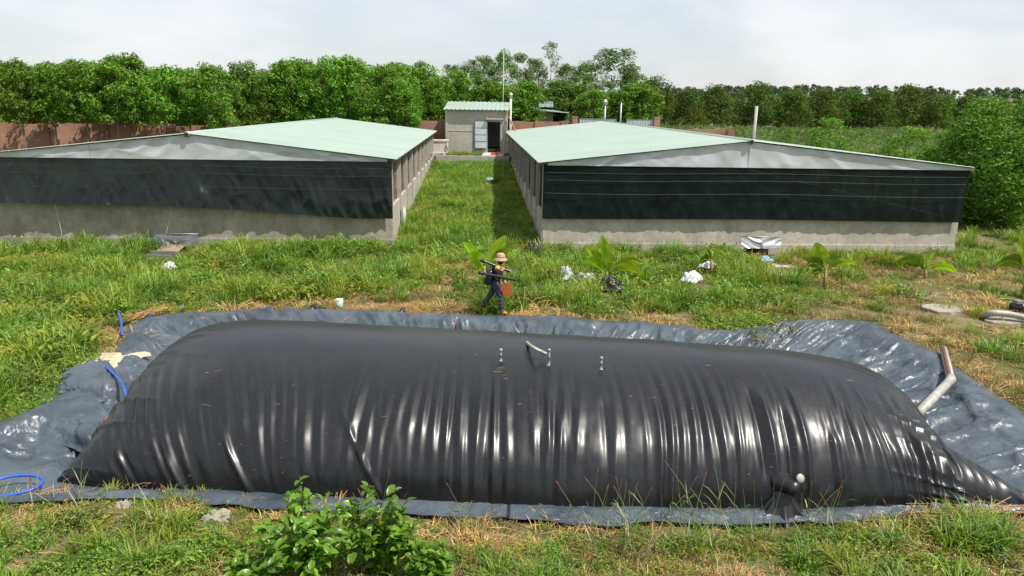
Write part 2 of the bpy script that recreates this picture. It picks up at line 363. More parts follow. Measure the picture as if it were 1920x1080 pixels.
def ground_at(px, py):
    z = 0.0
    for _ in range(12):
        p = at(px, py, z); z = float(gz(p[0], p[1]))
    return np.array([p[0], p[1], z])

def axis(segs):
    a = []
    for lo, hi, st in segs: a += list(np.arange(lo, hi, st))
    return np.array(a + [segs[-1][1]])
gx = axis([(-3000, -400, 260), (-400, -60, 20), (-60, -14, 1.0), (-14, 14, 0.25), (14, 60, 1.0), (60, 400, 20), (400, 3000, 260)])
gy = axis([(-60, 4, 8), (4, 20, 0.2), (20, 62, 0.8), (62, 300, 8), (300, 700, 25), (700, 4500, 380)])
GX, GY = np.meshgrid(gx, gy, indexing='ij')
mb = MB().grid(GX, GY, gz(GX, GY)); g = obj('ground', mb.mesh('ground', True), M['ground']); g['kind'] = 'structure'; g['label'] = 'weedy brown soil ground around the pit and barns'

# ---------------------------------------------------------------- pond liner
FL, FR, BR, BL = np.array([-6.55, 9.15]), np.array([6.72, 8.80]), np.array([7.25, 12.6]), np.array([-6.95, 14.5])
def foot(u, v):
    a = (u + 1) / 2; b = (v + 1) / 2
    x = (FL[0] * (1 - a) + FR[0] * a) * (1 - b) + (BL[0] * (1 - a) + BR[0] * a) * b
    y = (FL[1] * (1 - a) + FR[1] * a) * (1 - b) + (BL[1] * (1 - a) + BR[1] * a) * b
    y = y - 0.42 * (1 - u * u) * (1 - b); return x, y
# ring: outer curve to a curve inside the bag footprint, matched by angle about the bag centre
cx, cy = 0.0, 11.6
op = np.array(OUTER)
ang = np.unwrap(np.arctan2((op[:, 1] - cy) / 4.2, (op[:, 0] - cx) / 8.0))
if ang[-1] < ang[0]: op = op[::-1]; ang = ang[::-1]
oc = np.concatenate([op, op[:1]]); seglen = np.r_[0, np.cumsum(np.linalg.norm(np.diff(oc, axis=0), axis=1))]
T = np.linspace(0, seglen[-1], 1100)
ox = np.interp(T, seglen, oc[:, 0]); oy = np.interp(T, seglen, oc[:, 1])
jag = 0.07 * fbm(T * 1.3, T * 0, 3, 4); ox = ox + jag * np.sign(ox - cx) * 0.6; oy = oy + jag * np.sign(oy - cy)
ox[-1] = ox[0]; oy[-1] = oy[0]
# inner: scaled bag footprint, nearest by angle
ib = np.concatenate([np.array(foot(np.linspace(-1, 1, 80), -1 + 0 * np.linspace(-1, 1, 80))).T, np.array(foot(1 + 0 * np.linspace(-1, 1, 40), np.linspace(-1, 1, 40))).T,
                     np.array(foot(np.linspace(1, -1, 80), 1 + 0 * np.linspace(-1, 1, 80))).T, np.array(foot(-1 + 0 * np.linspace(-1, 1, 40), np.linspace(1, -1, 40))).T])
cxb, cyb = ib[:, 0].mean(), ib[:, 1].mean()
ia = np.arctan2((ib[:, 1] - cyb) / 3.0, (ib[:, 0] - cxb) / 6.6); o_ = np.argsort(ia); ia = ia[o_]; ib = ib[o_]
oa = np.arctan2((oy - cyb) / 3.0, (ox - cxb) / 6.6)
ix_ = np.interp(oa, ia, ib[:, 0], period=2 * math.pi); iy_ = np.interp(oa, ia, ib[:, 1], period=2 * math.pi)
ix_ = cxb + (ix_ - cxb) * 0.9; iy_ = cyb + (iy_ - cyb) * 0.88
S = np.linspace(0, 1, 72)
LX = ox[:, None] * (1 - S) + ix_[:, None] * S; LY = oy[:, None] * (1 - S) + iy_[:, None] * S
dist = np.hypot(LX - ox[:, None], LY - oy[:, None])
base = np.where(LY > 14, 1, 0)
back = sstep(13.5, 16, LY)
LZ = 0.05 - 0.10 * sstep(0, 1.2, dist) - 0.38 * back * sstep(0.5, 2.6, dist) + 0.06 * sstep(0, 0.3, dist) * (1 - sstep(0.3, 1.0, dist))
wob = 0.15 * fbm(LX * 1.1, LY * 1.1, 21, 2)
amp = 0.25 + 0.75 * sstep(0.1, 0.5, dist)
front = 1 - sstep(9.4, 10.2, LY)
amp = amp * (1 - 0.72 * front)
rid = ridged(LX * 1.5 + wob * 5 + LY * 0.35, LY * 0.75 + wob * 3, 31, 3)
rid2 = ridged(LX * 3.3 + LY * 1.2 + wob * 6, LY * 1.5 - LX * 0.9, 41, 2)
LZ = LZ + amp * (0.06 * rid + 0.012 * rid2) + 0.10 * sstep(0.2, 0.8, dist) * fbm(LX * 0.7, LY * 0.7, 51, 2) * (1 - front)
Tg = T[:, None] + 0 * LX
fl1 = (1 - np.abs(noise2(Tg * 2.6 + 0.5 * dist + wob * 3, dist * 0.55, 141))) ** 3; fl2 = (1 - np.abs(noise2(Tg * 6.0 - 0.9 * dist + wob * 4, dist * 1.1, 143))) ** 2
LZ = LZ + back * sstep(0.2, 1.0, dist) * (0.17 * fl1 ** 1.3 + 0.05 * fl2) + (1 - back) * (1 - front) * sstep(0.2, 0.8, dist) * (0.11 * fl1 ** 1.5 - 0.28 * sstep(0.8, 2.4, dist) + 0.11 * (1 - np.abs(noise2(LX * 1.2 - LY * 1.1 + wob * 4, LX * 0.5 + LY * 0.5, 151))) ** 4 + 0.025 * fl2)
LZ = LZ + 0.02
liner = tag(obj('pond_liner', None), 'dusty dark grey plastic sheet spread around the inflated bag', 'plastic sheet')
part(liner, 'sheet', MB().grid(LX, LY, LZ, flip=False), M['liner'], True)
# folded-back flap at the left bank
def patch_sheet(poly_px, z0, seed, amp, n=60):
    P = np.array([at(x, y, 0.0)[:2] for x, y in poly_px]); a, b, c, d = P
    U, V = np.meshgrid(np.linspace(0, 1, n), np.linspace(0, 1, n), indexing='ij')
    X = (a[0] * (1 - U) + b[0] * U) * (1 - V) + (d[0] * (1 - U) + c[0] * U) * V; Y = (a[1] * (1 - U) + b[1] * U) * (1 - V) + (d[1] * (1 - U) + c[1] * U) * V
    e = np.minimum(np.minimum(U, 1 - U), np.minimum(V, 1 - V))
    X = X + 0.08 * fbm(U * 5, V * 5, seed, 3); Y = Y + 0.08 * fbm(U * 5, V * 5, seed + 3, 3)
    Z = z0 + amp * (0.5 * ridged(X * 1.8, Y * 1.3, seed, 3) + 0.7 * fbm(X * 1.2, Y * 1.2, seed + 5, 2)) * sstep(0, 0.15, e) + 0.16 * sstep(0, 0.25, e) - 0.14 * (1 - sstep(0, 0.12, e))
    return X, Y, Z
part(liner, 'folded_flap', MB().grid(*patch_sheet([(88, 752), (120, 706), (206, 694), (262, 762)], 0.12, 61, 0.12)), M['liner'], True)
part(liner, 'folded_flap', MB().grid(*patch_sheet([(20, 800), (140, 752), (235, 772), (190, 850)], 0.08, 77, 0.10)), M['liner'], True)

# ---------------------------------------------------------------- inflated bag
nu, nv = 900, 250
th = np.linspace(-math.pi / 2, math.pi / 2, nv)
ul = np.sin(np.linspace(-math.pi / 2, math.pi / 2, nu)) * 0.55 + np.linspace(-1, 1, nu) * 0.45
U, TH = np.meshgrid(ul, th, indexing='ij')
Vv = np.sign(np.sin(TH)) * np.abs(np.sin(TH)) ** 1.0
X, Y = foot(U, Vv)
HB = 1.50 + 0.01 * U - 0.05 * U * U
E1 = np.where(U < 0, (1 - np.abs(U) ** 9.0) ** 0.55, (1 - np.abs(U) ** 7.0) ** 0.52)
Z = HB * np.cos(TH) ** (0.92 - 0.22 * sstep(0.1, 0.9, -U) * sstep(0.0, 1.0, TH)) * E1
# pull the corners out into small ears and round the plan a little
cor = np.abs(U) ** 14 * (1 - np.abs(np.sin(TH)) ** 6)
X = X - np.sign(U) * 0.22 * cor
Z = Z + 0.06 * noise2(X * 0.5, Y * 0.5, 3) * np.cos(TH) * E1
Z = Z + 0.05 * np.cos(TH) ** 0.3
# normals
def grid_normal(X, Y, Z):
    P = np.stack([X, Y, Z], -1); a = np.gradient(P, axis=0); b = np.gradient(P, axis=1); n = np.cross(a, b); return n / (np.linalg.norm(n, axis=-1, keepdims=True) + 1e-9)
NN = grid_normal(X, Y, Z); NN[NN[..., 2] < -0.2] *= -1
q = (TH + math.pi / 2) / math.pi                 # 0 at the front foot, 0.5 on the crest
left = sstep(0.5, -5.5, X)
lean = 0.15 - 1.55 * left
s = X + lean * (-(q - 0.05)) * 2.2 * left + 0.10 * noise2(X * 0.6, q * 3, 71)
envf = sstep(0.47, 0.25, q) * (0.35 + 0.65 * sstep(0.0, 0.10, q)) * sstep(1.0, 0.93, np.abs(U))
ph = 2 * math.pi * (s * 5.0 + 0.8 * noise2(s * 1.1, q * 1.6, 81) + 0.25 * noise2(s * 3.1, q * 2.6, 82))
ma = np.clip(0.55 + 0.9 * noise2(s * 3.3 + 7, q * 2.8, 83), 0.08, 1.3)
sn = np.sin(ph); fold = 0.7 * sn + 0.3 * np.sign(sn) * np.abs(sn) ** 2.2
ph2 = 2 * math.pi * (s * 8.6 + 0.8 * noise2(s * 2.3 + 4, q * 2.2, 87)); mb2 = np.clip(0.2 + 0.9 * noise2(s * 4.7 + 1, q * 4.0, 88), 0, 1)
w3 = noise2(s * 1.7, q * 1.3, 89)
varx = 0.6 + 0.4 * sstep(-0.5, 0.4, noise2(X * 0.35 + 2, q * 1.0, 84))
D = envf * ((0.024 * ma * fold + 0.007 * mb2 * np.sin(ph2)) * varx * (1 + 0.6 * left) + 0.018 * w3)
D += 0.012 * (1 - sstep(0.2, 0.5, q)) * fbm(X * 2.2, q * 9, 85, 3) * sstep(0.0, 0.06, q)
endenv = sstep(0.72, 0.97, np.abs(U)) * np.cos(TH) ** 0.5
D += 0.03 * endenv * (1 - 2 * np.abs(noise2(q * 26 + X, np.abs(U) * 3, 86)))
D += -0.035 * sstep(0.55, 0.8, q) * (noise2(s * 3.2, q * 2.0, 91) * 0.5 + 0.3)
def groove(x0, wdt, a, q0, q1, sl=0.0):
    return a * np.exp(-((X - x0 - sl * (q - 0.2)) / wdt) ** 2) * sstep(q1, q1 - 0.06, q) * sstep(q0 - 0.03, q0 + 0.03, q)
for x0, wd, a, q0, q1 in ((-0.28, 0.035, -0.05, 0.0, 0.42), (0.50, 0.04, -0.03, 0.0, 0.40), (1.35, 0.05, -0.035, 0.0, 0.33), (3.50, 0.05, -0.07, 0.10, 0.36), (3.66, 0.05, 0.09, 0.08, 0.34), (3.90, 0.08, -0.08, 0.05, 0.30),
                           (4.12, 0.04, 0.07, 0.05, 0.36), (5.80, 0.035, 0.12, 0.0, 0.27), (5.95, 0.07, -0.09, 0.0, 0.25), (6.2, 0.04, 0.08, 0.0, 0.2), (4.55, 0.07, 0.07, 0.06, 0.24), (-4.2, 0.05, 0.08, 0.0, 0.20), (-5.2, 0.04, 0.07, 0.0, 0.15), (-2.3, 0.05, 0.05, 0.0, 0.26)):
    D += groove(x0, wd, a * 0.6, q0, q1, -3.2 if x0 < -2 else 0.0)
P = np.stack([X, Y, Z], -1) + NN * D[..., None]; P[..., 2] = np.maximum(P[..., 2], -0.06)
bag = thing('biogas_bag', 'long inflated black plastic biogas bag filling the lined pit', 'biogas bag', (0, 11.5, 0))
part(bag, 'cover', MB().grid(P[..., 0], P[..., 1], P[..., 2], flip=False), M['bag'], True, world=True)
BAGP = P.reshape(-1, 3)
_bq = np.stack(project(BAGP)[:2], -1); _bz = project(BAGP)[2]
def on_bag(px, py):
    d = np.hypot(_bq[:, 0] - px, _bq[:, 1] - py); k = np.where(d < 4)[0]
    if len(k) == 0: k = np.array([int(np.argmin(d))])
    return BAGP[k[np.argmin(_bz[k])]]
# closed end sleeve at the right corner
nl, na = 90, 60
tt, aa = np.meshgrid(np.linspace(0, 1, nl), np.linspace(0, math.pi, na), indexing='ij')
sx = 6.05 + 1.42 * tt; hh = 0.66 * (1 - tt ** 1.12) * (0.45 + 0.55 * sstep(0.0, 0.24, tt)) + 0.085; wf = 0.80 * (1 - tt) + 0.085
sy = 8.83 + wf - np.cos(aa) * wf; sz = hh * np.sin(aa) ** 0.85 + 0.02
df = 0.05 * (1 - 2 * np.abs(noise2(tt * 9 + 0.5 * aa, aa * 0.8, 95))) * np.sin(aa) * (0.3 + 0.7 * sstep(1.8, 0.4, aa)) * (1 - tt * 0.6)
part(bag, 'end_sleeve', MB().grid(sx + 0.3 * df, sy - df * np.cos(aa), sz + df * np.sin(aa), flip=True), M['bag'], True, world=True)
part(bag, 'sleeve_tie', MB().tube([(7.44, 8.95, 0.09), (7.56, 8.91, 0.10), (7.66, 8.86, 0.13)], [0.10, 0.12, 0.09], 14), M['black_pipe'], True, world=True)
# gathered outlet with a white cap on the front side
oc_ = on_bag(1470, 905); dirn = np.array([0.42, -0.86, 0.10]); dirn /= np.linalg.norm(dirn)
ring = [oc_ + dirn * d for d in (-0.25, 0.0, 0.08, 0.16, 0.24)]
part(bag, 'outlet', MB().tube(ring, [0.2, 0.15, 0.11, 0.10, 0.105], 20), M['bag'], True, world=True)
capc = on_bag(1488, 884) + np.array([0.02, -0.16, 0.0])
cd_ = np.array([0.25, -0.88, 0.40]); part(bag, 'outlet_cap', MB().tube([capc - cd_ * 0.03, capc, capc + cd_ * 0.012], [0.045, 0.062, 0.058], 20), M['pvc'], True, world=True)
tt, aa = np.meshgrid(np.linspace(0, 1, 40), np.linspace(-1.25, 1.25, 90), indexing='ij')
rr = 0.10 + 0.36 * tt ** 1.1; pl = 1 + 0.13 * np.cos(aa * 8.5) * tt ** 0.7 + 0.08 * np.cos(aa * 17 + 1)* tt
b0 = oc_ + dirn * 0.02
part(bag, 'outlet_skirt', MB().grid(b0[0] - 0.02 + np.sin(aa) * rr * pl, b0[1] - 0.02 - np.cos(aa) * rr * pl * 0.62, b0[2] - 0.06 - (b0[2] - 0.07) * tt ** 0.8), M['bag'], True, world=True)
# three relief valves on the crest
for i, (px, py, h) in enumerate(((937, 672, 0.20), (1029, 680, 0.29), (1127, 687, 0.20))):
    c = on_bag(px, py); c[2] -= 0.02
    f = part(bag, 'relief_valve', MB().lathe([(0.05, 0), (0.05, 0.012), (0.022, 0.02), (0.017, h * 0.45), (0.022, h * 0.47), (0.022, h * 0.54), (0.016, h * 0.56), (0.016, h * 0.8)], c, 14), M['valve'], True, world=True)
    part(f, 'valve_cap', MB().lathe([(0.014, 0), (0.024, 0.004), (0.024, 0.04), (0.02, 0.046), (0.01, 0.048)], c - np.array(f.parent.location) + np.array([0, 0, h * 0.8]), 14), M['pvc'], True)

rb = np.random.default_rng(42); db = MB()
for k in range(85):
    if k < 16: px, py = rb.normal(938, 5), rb.uniform(676, 708)
    else: px, py = rb.uniform(330, 1680), rb.uniform(650, 900)
    c = on_bag(px, py) + np.array([0, -0.006, 0.008]); an = rb.uniform(0, 3.14); l_ = rb.uniform(0.02, 0.07); d_ = np.array([math.cos(an), math.sin(an), 0.15 * rb.normal() - 0.3 * math.sin(an)]) * l_; w_ = 0.003
    db.add([c - d_ + [0, 0, -w_], c + d_ + [0, 0, -w_], c + d_ + [0, 0, w_], c - d_ + [0, 0, w_]], [(0, 1, 2, 3)])
o = part(bag, 'straw_bits', db, M['straw'], False, world=True); o['kind'] = 'stuff'
# ---------------------------------------------------------------- barns
YAW = 0.054
def cloth(u0, u1, ztop, zbot, n=200, m=60, seed=0, amp=0.05, hang=0.06):
    Uc, Tc = np.meshgrid(np.linspace(u0, u1, n), np.linspace(0, 1, m), indexing='ij')
    zb = np.interp(Uc[:, 0], [p[0] for p in zbot], [p[1] for p in zbot])[:, None]
    Zc = ztop * (1 - Tc) + zb * Tc
    w = noise2(Uc * 1.1 + Tc * 1.2, Tc * 1.5, seed) * 0.6 + 0.5 * (1 - np.abs(noise2(Uc * 2.6 - Tc * 2.0, Tc * 2.2, seed + 1))) + 0.3 * noise2(Uc * 6 + 3 * Tc, Tc * 4, seed + 2)
    Yc = -hang * Tc - amp * w * (0.15 + 0.85 * Tc)
    return Uc, Yc, Zc
def ribbed(L0, L1, u0, z0, u1, z1, pitch=0.32, rib=0.018, th=0.012):
    # sheet from (u0,z0) eave to (u1,z1) ridge, ribs run from eave to ridge, repeated along v
    vs = []; zs = []; v = L0
    while v < L1 - 1e-6:
        for dv, dz in ((0, 0), (pitch * 0.66, 0), (pitch * 0.74, rib), (pitch * 0.90, rib), (pitch * 0.98, 0)):
            vs.append(min(v + dv, L1)); zs.append(dz)
        v += pitch
    vs = np.array(vs + [L1]); zs = np.array(zs + [0])
    return vs, zs
M['concrete_old'] = concrete('old_dark_concrete', (0.36, 0.335, 0.275), (0.13, 0.12, 0.085), 0.66)  # for the left front wall: stain, with the net's shade mixed into the colour
def make_barn(name, label, x0, y0, sgn, W, L, he, hr, hc, ridge_f, net_bottom, seed, joints):
    root = thing(name, label, 'barn', (x0, y0, 0), YAW)
    S = lambda u: sgn * u
    rg = W * ridge_f; ov = 0.25; rt_ = 0.05
    def bx(u0, u1, v0, v1, z0, z1): a, b = sorted((S(u0), S(u1))); return MB().box((a, v0, z0), (b, v1, z1))
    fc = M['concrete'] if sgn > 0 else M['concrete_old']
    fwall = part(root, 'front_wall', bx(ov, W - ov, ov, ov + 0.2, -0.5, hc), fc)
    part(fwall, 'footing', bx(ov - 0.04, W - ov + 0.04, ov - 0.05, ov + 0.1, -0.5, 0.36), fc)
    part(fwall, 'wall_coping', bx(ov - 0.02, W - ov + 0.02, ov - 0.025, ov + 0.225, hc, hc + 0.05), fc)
    awall = part(root, 'side_wall', bx(ov + 0.004, ov + 0.2, ov + 0.21, L - ov, -0.5, hc - 0.004), M['concrete'])
    part(root, 'side_wall', bx(W - ov - 0.2, W - ov - 0.004, ov + 0.21, L - ov, -0.5, hc - 0.004), M['concrete'])
    part(root, 'back_wall', bx(ov + 0.21, W - ov - 0.21, L - ov - 0.2, L - ov - 0.004, -0.5, he - 0.3), M['concrete'])
    part(root, 'barn_floor', bx(ov + 0.22, W - ov - 0.22, ov + 0.22, L - ov - 0.24, -0.2, 0.5), M['dark'])
    slope = (hr - he) / rg
    step = 2.9; k = 0; v = ov + 0.02
    while v < L - ov:
        for side in (0, 1):
            u = ov - 0.05 if side == 0 else W - ov - 0.13
            part(root, 'post', bx(u, u + 0.18, v, v + 0.16, -0.5, he - 0.03), M['concrete_light'] if k else M['concrete'])
        if k and side == 1: pass
        v += step; k += 1
    part(root, 'eave_beam', bx(ov - 0.06, ov + 0.08, ov, L - ov, he - 0.16, he - 0.035), M['wood'])
    part(root, 'eave_beam', bx(W - ov - 0.08, W - ov + 0.06, ov, L - ov, he - 0.16, he - 0.035), M['wood'])
    # side net, wall top to eave: dusty left; right darker, its shade put into colour
    V_, T_ = np.meshgrid(np.linspace(ov + 0.2, L - ov - 0.1, 160), np.linspace(0, 1, 14), indexing='ij')
    un = ov + 0.12 + 0.03 * fbm(V_ * 1.5, T_ * 2, seed, 2)
    part(root, 'side_net', MB().grid(S(1) * un, V_, hc + 0.02 + (he - 0.15 - hc) * T_), M['net_brown'] if sgn < 0 else M['net'], True)
    # roof slopes
    for (ua, za, ub, zb) in ((0, he, rg, hr), (W, he, rg, hr)):
        vs, zs = ribbed(0, L, ua, za, ub, zb)
        X = np.stack([np.full_like(vs, S(ua)), np.full_like(vs, S(ub))], 0); Yv = np.stack([vs, vs], 0); Zt = np.stack([za + zs, zb + zs], 0)
        m_ = MB().grid(X, Yv, Zt, flip=(sgn * (ub - ua) < 0)); m_.grid(X, Yv, Zt - 0.02, flip=(sgn * (ub - ua) > 0))
        part(root, 'roof_sheet', m_, M['roof'])
    part(root, 'ridge_cap', MB().tube([(S(rg), -0.02, hr - 0.03), (S(rg), L + 0.02, hr - 0.03)], 0.10, 12), M['roof'], True)
    part(root, 'ridge_opening', MB().tube([(S(rg), -0.03, hr - 0.035), (S(rg), -0.018, hr - 0.035)], 0.082, 12), M['dark'])
    # gable sheets, dented
    zl = he - 0.10
    js = [0.35] + joints + [W - 0.05]
    for i in range(len(js) - 1):
        n_ = max(20, int((js[i + 1] - js[i]) * 14)); UU, TT = np.meshgrid(np.linspace(js[i], js[i + 1], n_), np.linspace(0, 1, 18), indexing='ij')
        ztop = np.where(UU < rg, he + (hr - he) * UU / rg, he + (hr - he) * (W - UU) / (W - rg)) - 0.045
        ztop = np.maximum(ztop, zl + 0.01)
        dn = 0.016 * (1 - 2 * np.abs(noise2(UU * 1.1 + TT * 0.8 * np.sign(UU - rg), TT * 0.9 - UU * 0.3, seed + 7))) + 0.012 * fbm(UU * 1.6 + TT, TT * 1.2, seed + 9, 2)
        dn = dn * sstep(0.0, 0.3, ztop - zl) + (i % 2) * 0.012
        part(root, 'gable_sheet', MB().grid(S(1) * UU, 0.12 - dn - 0.02 * TT, zl * (1 - TT) + ztop * TT, flip=sgn < 0), M['zinc'], True)
    # hanging shade net across the front
    Uc, Yc, Zc = cloth(0.2, W - 0.22, he - 0.08, net_bottom, 420, 70, seed + 20, 0.11 if sgn < 0 else 0.05)
    if sgn < 0:
        Tq = np.linspace(0, 1, 70)[None, :]; bl_ = np.clip(np.interp(Uc[:, :1], [0, 1, 4, 8.2, 9.5, 12, 15], [0.0, 0.05, 0.30, 0.5, 0.34, 0.55, 0.5]) + 0.10 * noise2(Uc[:, :1] * 0.8, 0, 331), 0, 1); Yc = Yc - bl_ * Tq ** 1.6 * 0.5
    nt_ = part(root, 'shade_net', MB().grid(S(1) * Uc, ov - 0.10 + Yc, Zc, flip=sgn < 0), M['net_gloss'] if sgn < 0 else M['net'], True)
    for zz in (he - 0.35, he - 0.62, he - 1.1):
        part(nt_, 'net_seam', MB().tube([(S(0.3 + (W - 0.6) * t), ov - 0.13 - 0.05 * (zz < he - 0.5) - 0.05 * (zz < he - 1), zz - 0.03 * math.sin(t * 9)) for t in np.linspace(0, 1, 24)], 0.006, 5), M['seam'])
    return root
RX, RY, RW, RL_ = 0.89, 25.95, 16.6, 31.0
LX0, LY0, LW, LL_ = -4.32, 26.2, 14.93, 28.3
barn_r = make_barn('livestock_barn', 'right barn with mint metal roof and taut black net front', RX, RY, 1, RW, RL_, 3.37, 4.25, 1.40, 0.471, [(0, 1.30), (8, 1.34), (17, 1.28)], 100, [7.82])
barn_l = make_barn('livestock_barn', 'left barn with mint metal roof and glossy sagging dark net front', LX0, LY0, -1, LW, LL_, 3.385, 4.21, 1.55, 0.5, [(0, 1.17), (1.5, 1.18), (5, 1.42), (8.2, 1.62), (11, 1.62), (15, 1.72)], 200, [11.0])
# white cords from the left net to the ground, corner pipe
def loc_l(u, v, z): c, s_ = math.cos(YAW), math.sin(YAW); return np.array([LX0 - u * c - v * s_, LY0 - u * s_ + v * c, z])
for (u0, u1, z1) in ((8.25, 8.6, 0.45), (12.45, 12.3, 0.1)):
    part(barn_l, 'cord', MB().tube([(-u0, 0.05, 1.66), (-(u0 + u1) / 2, 0.05, 1.0), (-u1, 0.0, z1)], 0.006, 5), M['cord'])
part(barn_l, 'drain_pipe', MB().tube([(-0.10, 3.1, 1.2), (-0.10, 3.1, -0.2)], 0.055, 8), M['pvc'], True)
part(barn_l, 'drain_pipe', MB().tube([(-0.10, 3.6, 1.1), (-0.10, 3.6, -0.2)], 0.055, 8), M['pvc'], True)

# drain outlets with silver sheets
def outlet(px0, px1, pytop, pybot, Y, label, wood):
    a = atY(px0, pytop, Y); b = atY(px1, pytop, Y); c = atY(px0, pybot, Y)
    root = thing('drain_outlet', label, 'drain outlet', ((a[0] + b[0]) / 2, Y, 0)); w = b[0] - a[0]; zt = a[2]; zb = c[2]
    UU, TT = np.meshgrid(np.linspace(-w / 2, w / 2, 50), np.linspace(0, 1, 24), indexing='ij')
    sag = 0.07 * (1 - (2 * UU / w) ** 2)
    Yc = -0.07 - 0.16 * TT - 0.035 * (1 - 2 * np.abs(noise2(UU * 3.0 + TT * 2 * np.sign(UU), TT * 1.2, 301 + wood))) * (0.4 + TT)
    part(root, 'foil_cover', MB().grid(UU, Yc, zt + (zb - zt) * TT - sag * wood * (1 - TT)), M['foil'], True)
    part(root, 'cover_rod', MB().tube([(-w / 2 - 0.03, -0.06, zt), (w / 2 + 0.03, -0.06, zt)], 0.018, 6), M['steel'], True)
    if wood:
        for k in range(6):
            x = -w * 0.26 + k * w * 0.085
            part(root, 'plank', MB().beam((x + w * 0.04, -0.22, zb + 0.03), (x + w * 0.04, -0.95 - 0.03 * (k % 2), 0.03), w * 0.078, 0.03), M['wood'])
        part(root, 'dark_opening', MB().box((-w * 0.42, -0.10, -0.2), (w * 0.45, -0.06, zb + 0.03)), M['dark'])
        part(root, 'cross_bar', MB().box((-w * 0.32, -1.10, 0.02), (w * 0.30, -0.99, 0.12)), M['steel'])
        part(root, 'cross_bar', MB().box((-w * 0.28, -1.5, -0.05), (w * 0.26, -1.36, 0.06)), M['steel'])
    else:
        part(root, 'dark_opening', MB().box((-w * 0.40, -0.065, -0.2), (w * 0.22, -0.02, zb + 0.06)), M['dark'])
        part(root, 'rusty_plate', MB().box((-w * 0.05, -0.09, -0.1), (w * 0.18, -0.068, zb + 0.02)), M['pvc_dark'])
        part(root, 'channel_slab', MB().box((-w * 0.1, -2.2, -0.05), (w * 0.42, -0.5, 0.03)), M['concrete'])
    return root
outlet(291, 372, 437, 458, 25.75, 'grey plank drain outlet under a sagging silver sheet on left barn', 1)
outlet(1389, 1463, 443, 463, 26.35, 'dark drain opening under a silver foil sheet on right barn', 0)

# ---------------------------------------------------------------- hut and yard
pad = thing('raised_yard_pad', 'raised concrete edged yard pad in front of the hut', 'yard pad', (-3.1, 52.0, 1.0))
part(pad, 'retaining_wall', MB().box((-2.6, -0.12, -0.9), (2.75, 0.12, 0.74)), M['concrete_light'])
part(pad, 'yard_fill', MB().box((-2.7, 0.125, -0.9), (2.9, 3.2, 0.72)), M['ground'])
part(pad, 'paving', MB().box((0.75, 0.13, 0.70), (2.3, 3.2, 0.79)), M['white_plaster'])
hut = thing('concrete_hut', 'small square grey concrete hut with mint roof between the barns', 'hut', (-2.93, 55.2, 1.75))
hw, hh_, hd = 2.36, 3.2, 3.6
dx0, dx1, dh = 0.87, 1.87, 2.40
w_ = MB(); w_.box((-hw, 0, -0.4), (dx0, 0.18, hh_)); w_.box((dx1, 0, -0.4), (hw, 0.18, hh_)); w_.box((dx0, 0, dh), (dx1, 0.18, hh_)); part(hut, 'front_wall', w_, M['concrete_light'])
part(hut, 'side_wall', MB().box((-hw, 0.182, -0.4), (-hw + 0.18, hd, hh_)), M['concrete_light']); part(hut, 'side_wall', MB().box((hw - 0.18, 0.182, -0.4), (hw, hd, hh_)), M['concrete_light'])
part(hut, 'back_wall', MB().box((-hw + 0.182, hd - 0.18, -0.4), (hw - 0.182, hd, hh_)), M['concrete_light'])
part(hut, 'hut_floor', MB().box((-hw + 0.182, 0.182, -0.2), (hw - 0.182, hd - 0.182, 0.3)), M['dark'])
for x in (-hw - 0.003, hw - 0.197): part(hut, 'corner_pillar', MB().box((x, -0.05, -0.4), (x + 0.2, -0.001, hh_ - 0.02)), M['concrete_light'])
part(hut, 'wall_band', MB().box((-hw + 0.2, -0.025, 1.62), (dx0 - 1.02, -0.001, 1.68)), M['concrete'])
part(hut, 'lintel', MB().box((dx0 - 0.12, -0.35, dh + 0.12), (dx1 + 0.18, -0.001, dh + 0.24)), M['concrete_light'])
dl = part(hut, 'door', MB().box((dx0 - 1.0, -0.11, 0.32), (dx0 - 0.02, -0.06, dh)), simple('pale_blue_steel', (0.16, 0.2, 0.22), 0.45, 0.3, 0.1, 4))
for k in range(4): part(dl, 'door_panel', MB().box((dx0 - 0.95, -0.13, 0.38 + k * 0.51), (dx0 - 0.07, -0.112, 0.38 + k * 0.51 + 0.45)), simple('pale_steel_panel', (0.55, 0.61, 0.63), 0.45, 0.3, 0.1, 4) if k == 0 else bpy.data.materials['pale_steel_panel'])
part(hut, 'door_frame', MB().box((dx1 - 0.05, -0.03, 0.3), (dx1 + 0.01, -0.002, dh)).box((dx0, -0.03, dh - 0.05), (dx1 - 0.052, -0.002, dh)), M['steel'])
vs = []; zs = []
for k in range(15):
    x0_ = -hw - 0.14 + k * 0.335
    for d_, z_ in ((0, 0), (0.24, 0), (0.265, 0.05), (0.31, 0.05), (0.333, 0)): vs.append(x0_ + d_); zs.append(z_)
vs = np.array(vs); zs = np.array(zs)
Xr = np.stack([vs, vs]); Yr = np.stack([np.full_like(vs, -0.35), np.full_like(vs, hd + 0.3)]); Zr = np.stack([hh_ + 0.02 + zs, hh_ + 0.62 + zs])
m_ = MB().grid(Xr, Yr, Zr, flip=True); m_.grid(Xr, Yr, Zr - 0.02)
part(hut, 'roof_sheet', m_, M['roof'])
part(hut, 'roof_beam', MB().box((-hw, -0.2, hh_ + 0.002), (hw, -0.06, hh_ + 0.018)), M['wood'])
for x in (-hw, hw - 0.18): part(hut, 'gable_infill', MB().add([(x, 0, hh_), (x + .18, 0, hh_), (x + .18, hd, hh_), (x, hd, hh_), (x, hd, hh_ + .56), (x + .18, hd, hh_ + .56)], [(0, 3, 4), (1, 5, 2), (0, 4, 5, 1), (3, 2, 5, 4)]), M['concrete_light'])
